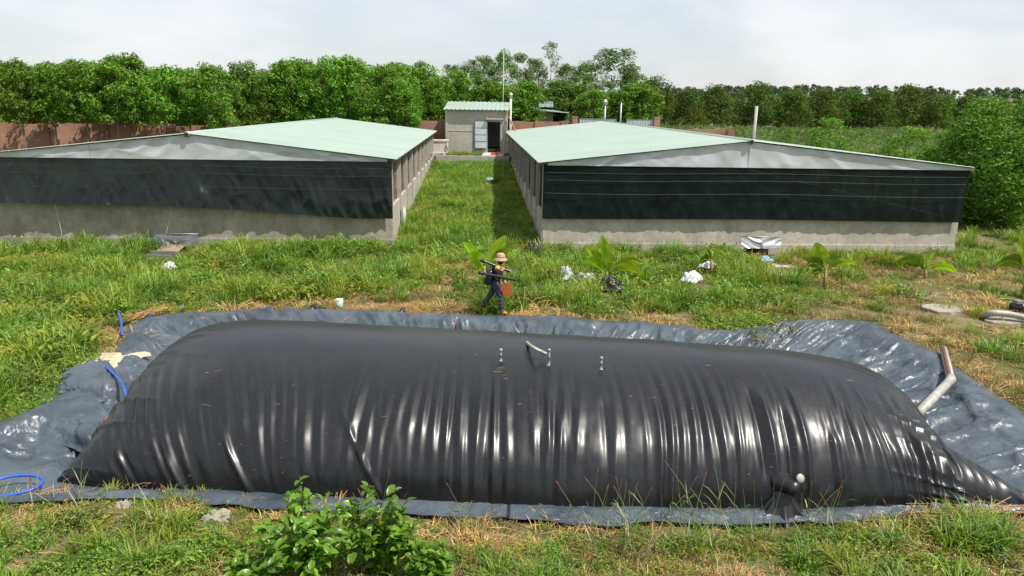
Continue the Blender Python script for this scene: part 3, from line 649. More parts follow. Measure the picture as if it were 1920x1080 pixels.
# leaning plank, steps, tray, yellow cloth
pl_ = atY(953, 218, 55.0); pb = atY(968, 246, 54.6)
tag(obj('leaning_plank', MB().beam(pl_, pb + np.array([0.35, 0, -0.75]), 0.14, 0.08).mesh('plank'), M['wood']), 'long wooden plank leaning against the right side of the hut', 'plank')
tr_ = thing('concrete_trough', 'pale concrete trough block left of the hut', 'trough', tuple(atY(824, 292, 52.6)))
part(tr_, 'base_block', MB().box((-0.55, -0.2, -0.5), (0.42, 0.5, 0.25)), M['white_plaster']); part(tr_, 'basin', MB().box((-0.5, 0.6, 0.1), (0.5, 1.6, 1.0)), M['white_plaster']); part(tr_, 'basin_rim', MB().box((-0.55, 0.55, 1.003), (0.55, 1.7, 1.1)), M['white_plaster']); part(tr_, 'prop', MB().beam((0.75, 0.4, -0.1), (0.45, 0.55, 0.8), 0.08, 0.05), M['wood'])
def tray(px, py, Y, w, mat, name, label, cat):
    p = atY(px, py, Y); b = MB(); b.box((-w / 2, -0.2, 0), (w / 2, 0.2, 0.03)); b.box((-w / 2, -0.2, 0.031), (w / 2, -0.17, 0.14)); b.box((-w / 2, 0.17, 0.031), (w / 2, 0.2, 0.14)); b.box((-w / 2, -0.168, 0.031), (-w / 2 + 0.03, 0.168, 0.14)); b.box((w / 2 - 0.03, -0.168, 0.031), (w / 2, 0.168, 0.14))
    return tag(obj(name, b.mesh(name), mat, None, (p[0], p[1], 1.795)), label, cat)
tray(927, 291, 52.6, 0.55, M['red_plastic'], 'feed_tray', 'red plastic tray on the paving edge by the hut', 'tray')
tray(936, 284, 54.0, 0.34, M['orange'], 'feed_tray', 'small orange tray on the paving near the hut door', 'tray')

# brick walls and gate
def brick_wall(label, p0, p1, ztop, zbot, pier=4.0):
    p0 = np.array(p0); p1 = np.array(p1); d = p1 - p0; Ln = float(np.hypot(*d)); rz = math.atan2(d[1], d[0])
    r = thing('brick_wall', label, 'wall', (p0[0], p0[1], zbot), rz)
    b = MB(); n = int(Ln / 0.55)                                   # slightly stepped, uneven top
    for k in range(n):
        x0 = Ln * k / n; x1 = Ln * (k + 1) / n; b.box((x0, 0, -0.5), (x1, 0.12, ztop - zbot + 0.05 * math.floor(2.2 * float(noise2(k * 0.4, 1.0, 400)))))
    part(r, 'brickwork', b, M['brick'])
    x = 0.0
    while x <= Ln: part(r, 'pier', MB().box((x - 0.11, -0.10, -0.5), (x + 0.11, -0.003, ztop - zbot + 0.06)), M['brick']); x += pier
    return r
brick_wall('long red brick wall behind the tree trunks left of the left barn', (-62, 47.5), (-20.5, 56.2), 3.5, 1.2)
brick_wall('short red brick wall between the left barn and the hut', (-14.0, 58), (-5.6, 58.3), 4.08, 1.7)
brick_wall('red brick wall running from the hut to the gate', (-0.35, 58.3), (4.78, 58.2), 4.12, 1.7, 2.1)
brick_wall('low red brick wall right of the gate post', (11.9, 58.2), (17.4, 57.0), 3.75, 1.7, 2.6)
for px, lab in ((1078, 'red brick gate post nearer to the hut'), (1232, 'red brick gate post farther from the hut')):
    c = atY(px, 219 if px < 1100 else 220, 58.2); r = thing('gate_post', lab, 'gate post', (c[0], 58.2, 1.7), 0, 'brick gate posts')
    part(r, 'shaft', MB().box((-0.22, -0.22, -0.4), (0.22, 0.22, c[2] - 1.78)), M['brick']); part(r, 'cap_course', MB().box((-0.245, -0.245, c[2] - 1.777), (0.245, 0.245, c[2] - 1.68)), M['brick'])
for (a, b, lab) in ((1086, 1156, 'pale metal gate leaf next to the nearer brick post'), (1175, 1228, 'pale metal gate leaf next to the farther brick post')):
    pa = atY(a, 222 if a < 1100 else 224, 58.4); pb = atY(b, 222 if a < 1100 else 224, 58.4); w = pb[0] - pa[0]
    r = thing('gate_leaf', lab, 'gate', (pa[0], 58.45, 1.85), 0, 'metal gate leaves'); hgt = pa[2] - 1.85
    part(r, 'gate_frame', MB().box((0, -0.03, hgt - 0.07), (w, 0.03, hgt)).box((0, -0.03, 0.05), (0.06, 0.03, hgt - 0.072)).box((w - 0.06, -0.03, 0.05), (w, 0.03, hgt - 0.072)), M['steel'])
    ng = int(w / 0.22)
    for k in range(ng):
        x0 = 0.065 + (w - 0.13) * k / ng; part(r, 'gate_slat', MB().box((x0, -0.015, 0.06), (x0 + (w - 0.13) / ng * 0.86, 0.012, hgt - 0.075)), M['zinc'])
# open shed behind the wall
c = atY(1035, 228, 70); sh = thing('open_shed', 'small open shed with pale metal canopy behind the brick wall', 'shed', (c[0], 70, 2.0))
zt = atY(1035, 205, 70)[2] - 2.0
part(sh, 'shed_wall', MB().box((-1.5, 0.2, -0.5), (0.1, 0.4, zt - 0.1)), M['concrete_light']); part(sh, 'shed_wall', MB().box((-1.5, 0.405, -0.5), (-1.3, 3, zt - 0.1)), M['concrete_light'])
m_ = MB(); m_.add([(-1.7, -0.8, zt - 0.05), (1.6, -0.8, zt - 0.3), (1.6, 3, zt - 0.2), (-1.7, 3, zt + 0.35), (-1.7, -0.8, zt - 0.1), (1.6, -0.8, zt - 0.35), (1.6, 3, zt - 0.25), (-1.7, 3, zt + 0.3)], [(0, 1, 2, 3), (7, 6, 5, 4), (0, 4, 5, 1), (1, 5, 6, 2), (2, 6, 7, 3), (3, 7, 4, 0)])
part(sh, 'canopy', m_, M['roof']); part(sh, 'roof_vent', MB().box((-1.3, 0.5, zt + 0.2), (0.1, 2.4, zt + 0.75)), M['zinc'])
part(sh, 'post', MB().tube([(1.5, -0.7, -0.5), (1.5, -0.7, zt - 0.33)], 0.05, 8), M['steel'])
# poles
def pole(name, label, cat, px, pyt, pyb, Y, r, mat, globe=0):
    t_ = atY(px, pyt, Y); z0 = float(gz(t_[0], Y)) - 0.2
    rt = thing(name, label, cat, (t_[0], Y, z0)); part(rt, 'shaft', MB().tube([(0, 0, 0), (0, 0, t_[2] - z0)], [r * 1.15, r], 10), mat, True)
    if globe:
        part(rt, 'lamp_globe', MB().lathe([(0.05, -globe), (globe * 0.8, -globe * 0.5), (globe, 0), (globe * 0.8, globe * 0.5), (0.05, globe)], (0, 0, t_[2] - z0 + globe * 0.9), 14), M['white_plastic'], True)
        part(rt, 'lamp_collar', MB().lathe([(r * 1.6, 0), (r * 1.6, 0.12)], (0, 0, t_[2] - z0 - 0.12), 10), M['steel'])
    return rt
pole('yard_lamp', 'grey lamp pole with white globe behind the right barn roof', 'lamp post', 1135, 194, 232, 60, 0.085, M['steel'], 0.17)
pole('yard_lamp', 'pale lamp pole with white top just right of the hut', 'lamp post', 958, 180, 232, 57.2, 0.085, M['white_plaster'], 0.13)
pole('antenna_mast', 'thin tall antenna mast rising behind the hut roof', 'mast', 944.5, 96, 232, 59.6, 0.032, simple('pale_green_mast', (0.35, 0.38, 0.26), 0.6))
pole('thin_post', 'thin grey post between the two gate leaves', 'post', 1165, 192, 232, 62, 0.07, M['steel'])
pole('concrete_post', 'tall bare concrete post standing beyond the right barn ridge', 'post', 1419, 199, 262, 50, 0.10, M['concrete_light'])

# ---------------------------------------------------------------- foliage
def leaves_mesh(name, C, Rr, nl, size, rng, flat=0.35, mats=None, droop=0.0):
    # C: clump centres (k,3), Rr: clump radii (k,), nl leaves per clump
    k = len(C); n = k * nl
    d = rng.normal(size=(n, 3)); d /= np.linalg.norm(d, axis=1, keepdims=True)
    rad = np.repeat(Rr, nl) * rng.uniform(0.35, 1.0, n) ** 0.6
    P = np.repeat(C, nl, axis=0) + d * rad[:, None] * np.array([1, 1, 0.8])
    nrm = d * 0.7 + rng.normal(size=(n, 3)) * 0.6 + np.array([0, 0, flat]); nrm /= np.linalg.norm(nrm, axis=1, keepdims=True)
    ax = np.cross(nrm, rng.normal(size=(n, 3))); ax[:, 2] -= droop; ax /= np.linalg.norm(ax, axis=1, keepdims=True); bx_ = np.cross(nrm, ax)
    L = size * rng.uniform(0.6, 1.3, n)[:, None]; W = L * rng.uniform(0.32, 0.5, n)[:, None]
    V = np.stack([P - ax * L * 0.5, P + bx_ * W * 0.5 + nrm * L * 0.06, P + ax * L * 0.5, P - bx_ * W * 0.5 + nrm * L * 0.06], 1).reshape(-1, 3)
    Fq = np.arange(n * 4).reshape(n, 4)
    me = bpy.data.meshes.new(name); me.vertices.add(n * 4); me.vertices.foreach_set('co', V.ravel())
    me.loops.add(n * 4); me.loops.foreach_set('vertex_index', Fq.ravel()); me.polygons.add(n); me.polygons.foreach_set('loop_start', np.arange(n) * 4); me.polygons.foreach_set('loop_total', np.full(n, 4)) if bpy.app.version < (4, 1) else None
    me.update(calc_edges=True); me.validate(); return me
def crown_clumps(rng, H0, H1, rad, k, shape):
    out_ = []; rr = []
    for _ in range(k):
        t = rng.uniform(0, 1); a = rng.uniform(0, 2 * math.pi)
        if shape == 'ovoid': prof = math.sin(math.pi * min(1, 0.12 + 0.80 * t)) ** 0.6
        elif shape == 'dome': ph = math.asin(t) * 0.9 + 0.1; t = math.sin(ph); prof = math.cos(ph) ** 0.8 if ph < 1.5 else 0.05
        elif shape == 'column': prof = (0.75 + 0.35 * math.sin(3.1 * t)) * (1 - max(0, t - 0.75) * 2.2)
        else: prof = math.sin(math.pi * (0.1 + 0.85 * t))
        r = rad * prof * rng.uniform(0.4, 1.0) ** 0.5 * (0.8 + 0.3 * math.sin(a * 3 + t * 5))
        out_.append((r * math.cos(a), r * math.sin(a), H0 + (H1 - H0) * t)); rr.append(rad * rng.uniform(0.20, 0.36))
    return np.array(out_), np.array(rr)
def trunk_mesh(rng, H, r0, lean=0.3, branches=6, n=8, bh=0.3):
    b = MB(); path = [np.array([lean * math.sin(t * 2.1) * t, lean * 0.6 * t * t, H * t]) for t in np.linspace(0, 1, 9)]
    b.tube(path, [r0 * (1.25 if i == 0 else 1) * (1 - 0.8 * i / 8) for i in range(9)], n)
    for k in range(branches):
        t = bh + (0.95 - bh) * (k + rng.uniform(0, 1)) / branches; i = min(8, int(t * 8)); p = path[i]; a = rng.uniform(0, 6.28); l = H * 0.28 * (1.2 - t)
        q1 = p + np.array([math.cos(a), math.sin(a), 0.7]) * l * 0.5; q2 = p + np.array([math.cos(a) * 1.0, math.sin(a) * 1.0, 1.3]) * l
        b.tube([p, q1, q2], [r0 * 0.4 * (1 - t * .6), r0 * 0.25 * (1 - t * .6), r0 * 0.08], 5)
    return b.mesh('trunk', True)
M['acacia'] = leaf_mat('acacia_leaves', (0.045, 0.115, 0.009), (0.12, 0.26, 0.022), 0.28, 0.55, spec=0.25)
M['acacia_yellow'] = leaf_mat('yellowing_leaves', (0.08, 0.085, 0.012), (0.20, 0.20, 0.025), 0.25)
M['mango'] = leaf_mat('mango_leaves', (0.02, 0.06, 0.010), (0.08, 0.16, 0.024), 0.2, 0.65, spec=0.15, patch=(0.10, 0.12, 0.02), patch_scale=0.5)
M['euca'] = leaf_mat('tall_tree_leaves', (0.04, 0.09, 0.016), (0.12, 0.20, 0.04), 0.25, 0.6, spec=0.2)
M['bush'] = leaf_mat('bright_bush_leaves', (0.045, 0.11, 0.010), (0.12, 0.25, 0.022), 0.3, 0.6, spec=0.2)
def variants(prefix, n, build): return [build(np.random.default_rng(500 + hash_seed + i)) for i in range(n)]
hash_seed = 0
def tree_kind(seed, n, H, cb, rad, k, nl, size, shape, mat, r0, bark, lean=0.25, branches=6, flat=0.35):
    res = []
    for i in range(n):
        rng = np.random.default_rng(seed + i); C, Rr = crown_clumps(rng, cb, H, rad, k, shape)
        me = leaves_mesh('crown', C, Rr, nl, size, rng, flat); me.materials.append(mat)
        tm = trunk_mesh(rng, H * 0.93, r0, lean, branches); tm.materials.append(bark); res.append((me, tm))
    return res
ORD = ['first', 'second', 'third', 'fourth', 'fifth', 'sixth', 'seventh', 'eighth', 'ninth', 'tenth', 'eleventh', 'twelfth', 'thirteenth', 'fourteenth', 'fifteenth', 'sixteenth', 'seventeenth', 'eighteenth', 'nineteenth', 'twentieth']
def plant_tree(kindset, i, x, y, z, s, rz, name, label, group, sx=1.0):
    me, tm = kindset[i % len(kindset)]
    r = thing(name, label, 'tree', (x, y, z), rz, group); r.scale = (s * sx, s * sx, s)
    obj('trunk', tm, None, r); obj('crown', me, None, r); return r
ac = tree_kind(600, 6, 7.0, 1.0, 1.9, 95, 80, 0.25, 'ovoid', M['acacia'], 0.11, M['bark'])
ach = tree_kind(620, 5, 7.0, 3.1, 1.85, 75, 85, 0.25, 'ovoid', M['acacia'], 0.10, M['bark'], 0.2, 5)
acy = tree_kind(650, 1, 7.0, 1.3, 1.6, 60, 60, 0.20, 'ovoid', M['acacia_yellow'], 0.10, M['bark'])
mg = tree_kind(700, 6, 8.0, 0.4, 3.9, 150, 50, 0.40, 'dome', M['mango'], 0.25, M['bark'], 0.2)
eu = tree_kind(800, 5, 11.0, 2.2, 2.3, 85, 85, 0.25, 'column', M['euca'], 0.13, M['bark_pale'], 0.5, 9)
eus = tree_kind(850, 2, 11.5, 4.0, 2.0, 36, 60, 0.22, 'column', M['euca'], 0.10, M['bark_pale'], 0.7, 12)
rngT = np.random.default_rng(5)
# front row of the left plantation: (pixel x, pixel y of the top, depth)
row = [(-60, 120, 50), (22, 112, 50), (85, 118, 51), (150, 122, 51), (205, 118, 51), (232, 110, 53), (300, 130, 52), (345, 124, 53), (400, 126, 53), (488, 140, 57), (450, 122, 58), (545, 112, 58), (605, 112, 57.5), (655, 112, 57.5), (720, 118, 57), (762, 150, 57), (812, 140, 60), (858, 138, 62), (905, 140, 63), (990, 150, 63)]
row = sorted(row)
for i, (px, py, Y) in enumerate(row):
    p = atY(px, py, Y); g0 = float(gz(p[0], Y)); Ht = p[2] - g0
    if px == 490: plant_tree(acy, 0, p[0], Y, g0, Ht / 7.2 * 0.9, 1.0, 'acacia_tree', 'yellowish green tree standing out in the dark row behind the left barn', 'left tree row', 1.0); continue
    lab = ('%s tree from the left edge in the front row of dense green trees' % ORD[i]) if px < 790 else ('bushy green tree behind the yard, %s along the tree row from the left' % ORD[i])
    plant_tree(ach if px < 360 else ac, i, p[0], Y, g0 - 0.05, Ht / 7.1 * rngT.uniform(0.96, 1.05), rngT.uniform(0, 6.28), 'acacia_tree', lab, 'left tree row', rngT.uniform(0.88, 1.12))
for i in range(26):
    px = -90 + i * 36 + rngT.uniform(-12, 12); Y = rngT.uniform(57.5, 68); p = atY(px, np.interp(px, [0, 250, 450, 550, 760, 850], [112, 128, 130, 118, 118, 128]) + rngT.uniform(-4, 14), Y); g0 = float(gz(p[0], Y))
    if abs(Y - 58) < 0.6: Y += 1.3
    plant_tree(ac, i + 2, p[0], Y, g0, (p[2] - g0) / 7.1, rngT.uniform(0, 6.28), 'acacia_tree', 'dark green tree mostly hidden behind the front tree row on the left', 'second row of the left trees', 1.3)
# taller loose trees behind the hut
tall = [(790, 112, 78, 0), (845, 116, 80, 0), (880, 108, 82, 0), (905, 100, 84, 0), (945, 90, 82, 0), (975, 96, 84, 0), (1000, 104, 86, 0), (1035, 80, 84, 1), (1062, 116, 80, 0), (1090, 112, 84, 0), (1118, 100, 88, 1), (1160, 84, 74, 0), (1185, 122, 72, 0), (1050, 150, 72, 0), (1108, 160, 72, 0), (1140, 150, 70, 0)]
for i, (px, py, Y, sp) in enumerate(tall):
    p = atY(px, py, Y); g0 = float(gz(p[0], Y)); Ht = p[2] - g0; big = px == 1160
    lab = 'tallest bushy tree with pale trunk behind the gate' if big else ('airy thin crowned tall tree, %s from the left in the group behind the hut' if sp else 'loose crowned tall tree, %s from the left in the group behind the hut') % ORD[sorted(t[0] for t in tall).index(px)]
    plant_tree(eus if sp else eu, i, p[0], Y, g0, Ht / 11.6, rngT.uniform(0, 6.28), 'tall_tree', lab, 'tall trees behind the hut', 1.75 if big else (1.1 if py < 130 else 1.5))
for i in range(14):
    px = 800 + i * 31 + rngT.uniform(-8, 8); Y = rngT.uniform(63, 68); Y = 73 if 985 < px < 1090 else Y; p = atY(px, rngT.uniform(150, 178), Y); g0 = float(gz(p[0], Y))
    plant_tree(ac, i, p[0], Y, g0, (p[2] - g0) / 7.1, rngT.uniform(0, 6.28), 'acacia_tree', 'low dark green tree filling in under the tall trees behind the hut', 'understory behind the hut', 1.5)
# orchard on the right
orch = [(1228, 150), (1290, 168), (1345, 165), (1422, 158), (1490, 174), (1545, 168), (1600, 172), (1650, 170), (1706, 165), (1765, 180), (1815, 183), (1870, 188), (1930, 192), (2000, 195)]
for i, (px, py) in enumerate(orch):
    Y = 118 + rngT.uniform(-5, 5) + (px - 1228) * 0.018; p = atY(px, py, Y); g0 = float(gz(p[0], Y))
    plant_tree(mg, i, p[0], Y, g0 - 0.2, (p[2] - g0) / 7.7, rngT.uniform(0, 6.28), 'orchard_tree', 'dark rounded orchard tree, %s from the left along the far field edge' % ORD[i], 'orchard trees', rngT.uniform(0.92, 1.12))
for i in range(18):
    px = 1195 + i * 45 + rngT.uniform(-10, 10); Y = rngT.uniform(130, 150); p = atY(px, np.interp(px, [1200, 1900], [172, 196]) + rngT.uniform(-4, 6), Y); g0 = float(gz(p[0], Y))
    plant_tree(mg, i + 3, p[0], Y, g0 - 0.2, (p[2] - g0) / 8.3, rngT.uniform(0, 6.28), 'orchard_tree', 'orchard tree seen only as a crown top behind the front orchard row', 'second row of the orchard', 1.1)
# bushes in and beside the field, big tree at right edge
bs = tree_kind(900, 3, 3.2, 0.1, 1.05, 60, 60, 0.13, 'ovoid', M['bush'], 0.05, M['bark'], 0.2, 7)
M['edge_tree'] = leaf_mat('edge_tree_leaves', (0.035, 0.10, 0.010), (0.10, 0.215, 0.022), 0.3, 0.6, spec=0.2)
bigb = tree_kind(950, 2, 6.0, 0.1, 2.4, 230, 95, 0.19, 'ovoid', M['edge_tree'], 0.12, M['bark'], 0.3, 8)
for (px, pt, pb_, Y, ks, sx, lab) in ((1562, 220, 290, 47, bs, 1.2, 'bright leafy young bush beyond the roof, nearer the concrete post'), (1712, 236, 305, 42, bs, 1.35, 'bright leafy round bush between the small bush and right edge'), (1478, 238, 262, 66, bs, 1.2, 'small pale bush at the field edge next to the concrete post')):
    p = atY(px, pt, Y); g0 = float(gz(p[0], Y)); plant_tree(ks, int(px), p[0], Y, g0 - 0.05, (p[2] - g0) / 3.3, px, 'bush', lab, 'bushes by the field', sx)
for (px, pt, Y, lab, sx) in ((1885, 190, 33.5, 'big bright green bushy tree at the right edge beside the barn', 1.3), (1965, 215, 36, 'green tree cut off by the right edge behind the big bushy one', 1.0)):
    p = atY(px, pt, Y); g0 = float(gz(p[0], Y)); plant_tree(bigb, int(px), p[0], Y, g0 - 0.05, (p[2] - g0) / 6.1, 0.4, 'bushy_tree', lab, 'bushes by the field', sx)
# ---------------------------------------------------------------- scatter (uncountable ground cover)
def hidden_collection(name, meshes):
    c = bpy.data.collections.new(name)
    for i, me in enumerate(meshes): c.objects.link(bpy.data.objects.new('%s_%02d' % (name, i), me))
    return c
def scatter(name, label, pts, rots, scl, idx, meshes):
    me = bpy.data.meshes.new(name); n = len(pts); me.vertices.add(n); me.vertices.foreach_set('co', np.asarray(pts, np.float32).ravel())
    for an, ty, dat, key in (('rot', 'FLOAT_VECTOR', rots, 'vector'), ('scl', 'FLOAT_VECTOR', scl, 'vector'), ('idx', 'INT', idx, 'value')):
        a = me.attributes.new(an, ty, 'POINT'); a.data.foreach_set(key, np.asarray(dat).ravel())
    o = obj(name, me); tag(o, label, None, None, 'stuff')
    ng = bpy.data.node_groups.new(name + '_scatter', 'GeometryNodeTree')
    ng.interface.new_socket('Geometry', in_out='INPUT', socket_type='NodeSocketGeometry'); ng.interface.new_socket('Geometry', in_out='OUTPUT', socket_type='NodeSocketGeometry')
    gi = ng.nodes.new('NodeGroupInput'); go = ng.nodes.new('NodeGroupOutput'); ip = ng.nodes.new('GeometryNodeInstanceOnPoints'); ci = ng.nodes.new('GeometryNodeCollectionInfo')
    ci.inputs['Collection'].default_value = hidden_collection(name + '_src', meshes); ci.inputs['Separate Children'].default_value = True; ci.inputs['Reset Children'].default_value = True
    def na(nm, ty): k = ng.nodes.new('GeometryNodeInputNamedAttribute'); k.data_type = ty; k.inputs['Name'].default_value = nm; return k.outputs['Attribute']
    ng.links.new(gi.outputs[0], ip.inputs['Points']); ng.links.new(ci.outputs[0], ip.inputs['Instance']); ip.inputs['Pick Instance'].default_value = True
    ng.links.new(na('idx', 'INT'), ip.inputs['Instance Index']); ng.links.new(na('rot', 'FLOAT_VECTOR'), ip.inputs['Rotation']); ng.links.new(na('scl', 'FLOAT_VECTOR'), ip.inputs['Scale'])
    ng.links.new(ip.outputs[0], go.inputs[0])
    md = o.modifiers.new('scatter', 'NODES'); md.node_group = ng; return o
def tuft(seed, nb, h, spread, width, bend, mat):
    rng = np.random.default_rng(seed); b = MB()
    for k in range(nb):
        a = rng.uniform(0, 6.28); r = spread * rng.uniform(0, 1) ** 0.7; hh = h * rng.uniform(0.5, 1.1); bd = bend * rng.uniform(0.2, 1.2); w = width * rng.uniform(0.7, 1.3)
        o = np.array([r * math.cos(a) * 0.6, r * math.sin(a) * 0.6, -0.03]); dv = np.array([math.cos(a + rng.normal() * 0.6), math.sin(a + rng.normal() * 0.6), 0]); sd = np.array([-dv[1], dv[0], 0])
        V = []
        for t in (0, 0.4, 0.75):
            c = o + dv * bd * hh * t * t + np.array([0, 0, hh * (t - 0.35 * bd * t * t)]); V += [c - sd * w * (1 - t * 0.5), c + sd * w * (1 - t * 0.5)]
        V.append(o + dv * bd * hh + np.array([0, 0, hh * (1 - 0.45 * bd)]))
        b.add(V, [(0, 1, 3, 2), (2, 3, 5, 4), (4, 5, 6)])
    me = b.mesh('tuft'); me.materials.append(mat); return me
def weed(seed, n, h, spread, size, mat):
    rng = np.random.default_rng(seed); C = np.stack([rng.normal(0, spread * 0.5, n), rng.normal(0, spread * 0.5, n), np.abs(rng.normal(h * 0.5, h * 0.3, n))], 1)
    me = leaves_mesh('weed', C, np.full(n, size * 0.8), 3, size, rng, 1.2); me.materials.append(mat); return me
M['grass'] = leaf_mat('green_grass', (0.055, 0.135, 0.013), (0.19, 0.315, 0.036), 0.32, 0.55, patch=(0.255, 0.29, 0.04), patch_scale=0.3)
M['grass_dark'] = leaf_mat('lush_grass', (0.035, 0.10, 0.010), (0.135, 0.255, 0.026), 0.3, 0.55)
M['weed'] = leaf_mat('weed_leaves', (0.05, 0.11, 0.012), (0.15, 0.25, 0.024), 0.25, 0.55, patch=(0.25, 0.24, 0.025), patch_scale=0.6)
M['olive'] = leaf_mat('olive_dry_grass', (0.11, 0.095, 0.03), (0.25, 0.215, 0.07), 0.2, 0.7)
M['crop'] = leaf_mat('crop_leaves', (0.045, 0.095, 0.018), (0.115, 0.19, 0.038), 0.25, 0.65, patch=(0.08, 0.125, 0.03), patch_scale=0.12)
M['flower'] = simple('yellow_flower', (0.75, 0.62, 0.03), 0.6)
G = [tuft(1, 18, 0.42, 0.16, 0.008, 0.75, M['grass']), tuft(2, 16, 0.55, 0.18, 0.009, 0.9, M['grass']), tuft(3, 18, 0.48, 0.2, 0.009, 0.8, M['grass_dark']), tuft(4, 14, 0.32, 0.2, 0.007, 0.6, M['grass'])]
Wd = [weed(5, 26, 0.22, 0.34, 0.075, M['weed']), weed(6, 30, 0.32, 0.36, 0.085, M['grass_dark']), weed(7, 30, 0.10, 0.36, 0.06, M['weed'])]
Dr = [tuft(8, 16, 0.26, 0.30, 0.006, 1.5, M['straw']), tuft(9, 18, 0.20, 0.34, 0.006, 1.8, M['straw']), tuft(10, 16, 0.28, 0.22, 0.006, 1.0, M['olive']), tuft(11, 14, 0.22, 0.24, 0.006, 1.2, M['olive'])]
Cr = [weed(12, 40, 0.9, 0.9, 0.26, M['crop']), weed(13, 40, 0.7, 1.0, 0.24, M['crop'])]
def bundle(me, k, spread, seed):          # several tufts in one instanced patch
    rg_ = np.random.default_rng(seed); n = len(me.vertices); co = np.zeros(n * 3); me.vertices.foreach_get('co', co); co = co.reshape(-1, 3); fs = [tuple(p_.vertices) for p_ in me.polygons]; b = MB()
    for i in range(k):
        a = rg_.uniform(0, 6.28); c_, s_ = math.cos(a), math.sin(a); sc = rg_.uniform(0.65, 1.25); R_ = np.array([[c_, -s_, 0], [s_, c_, 0], [0, 0, 1]])
        b.add(co @ R_.T * sc + np.array([rg_.normal(0, spread), rg_.normal(0, spread), 0]), fs)
    m2 = b.mesh('patch'); m2.materials.append(me.materials[0]); return m2
G = [bundle(m_, 5, 0.17, 40 + i) for i, m_ in enumerate(G)]; Wd = [bundle(m_, 4, 0.19, 50 + i) for i, m_ in enumerate(Wd)]; Dr = [bundle(m_, 4, 0.17, 60 + i) for i, m_ in enumerate(Dr)]; Cr = [bundle(m_, 3, 0.8, 70 + i) for i, m_ in enumerate(Cr)]
OUTP = [tuple(p) for p in op]
# barn footprints for rejection
def barn_poly(x0, y0, sgn, W, L, m=0.22):
    c, s_ = math.cos(YAW), math.sin(YAW)
    return [(x0 + sgn * u * c - v * s_, y0 + sgn * u * s_ + v * c) for u, v in ((m, m), (W - m, m), (W - m, L), (m, L))]
BP = [barn_poly(RX, RY, 1, RW, RL_), barn_poly(LX0, LY0, -1, LW, LL_)]
def candidates(n, x0, x1, y0, y1, rng):
    x = rng.uniform(x0, x1, n); y = rng.uniform(y0, y1, n); z = gz(x, y); px, py, dz = project(np.stack([x, y, z], 1))
    ok = (dz > 1) & (px > -260) & (px < 2180) & (py > 100) & (py < 1330) & ~(in_poly(x, y, OUTP) & (edge_dist(x, y) > np.where(y > 9.6, 0.30, 0.16) * np.clip(0.5 + 1.3 * noise2(x * 1.7, y * 1.7, 661), 0, 1)))
    for b in BP: ok &= ~in_poly(x, y, b)
    ok &= ~((np.abs(x + 3.0) < 2.5) & (y > 51.8) & (y < 60)); return x[ok], y[ok], z[ok], px[ok], py[ok]
acc = {'g': [], 'w': [], 'd': [], 'c': []}
rng = np.random.default_rng(77)
CLEAR = [(ground_at(px, py), r_, dn_) for px, py, r_, dn_ in ((331, 472, 0.9, 2.3), (318, 512, 0.35, 0.9), (1426, 478, 0.75, 1.4), (1455, 505, 0.6, 1.2), (1064, 530, 0.4, 0.9), (1100, 530, 0.5, 0.8), (1147, 556, 0.55, 0.8), (1325, 515, 0.4, 0.9), (1298, 538, 0.45, 0.9), (764, 514, 0.2, 0.7), (919, 344, 0.4, 1.5), (1000, 482, 0.5, 0.9), (1765, 588, 0.6, 0.7), (1885, 606, 0.7, 0.6), (1544, 545, 0.2, 0.5), (1733, 526, 0.35, 0.6), (594, 592, 0.3, 0.5), (408, 970, 0.2, 0.25), (233, 950, 0.15, 0.25), (908, 552, 0.25, 0.5))]
def put(kind, x, y, z, s, idx, tilt=0.12, sz=None):
    n = len(x)
    if n == 0: return
    s = np.array(s, float)
    if kind != 'c':
        for c_, r_, dn_ in CLEAR: s = np.where((np.abs(x - c_[0]) < r_) & (y - c_[1] > -dn_) & (y - c_[1] < 0.3), s * (0.06 if dn_ > 1.3 else 0.28), s)
    rot = np.stack([rng.normal(0, tilt, n), rng.normal(0, tilt, n), rng.uniform(0, 6.28, n)], 1)
    sc = s[:, None] * np.stack([np.ones(n), np.ones(n), np.ones(n) if sz is None else sz], 1)
    acc[kind].append((np.stack([x, y, z], 1), rot, sc, idx))
def dryness(x, y, px, py):
    e = edge_dist(x, y); f = fbm(x * 0.45, y * 0.45, 601, 4)
    d = 0.22 + 0.42 * f
    d += 0.95 * (1 - sstep(0.35, 1.5, e + 0.35 * fbm(x * 1.2, y * 1.2, 603, 3))) * (y > 14)
    d += 0.55 * sstep(6.0, 11.0, x - (y - 17) * 0.18) * (y < 26)
    d += 0.13 * (y < 9.6)
    d -= 0.30 * sstep(-3, -9, x) * (y > 10)
    return d, e
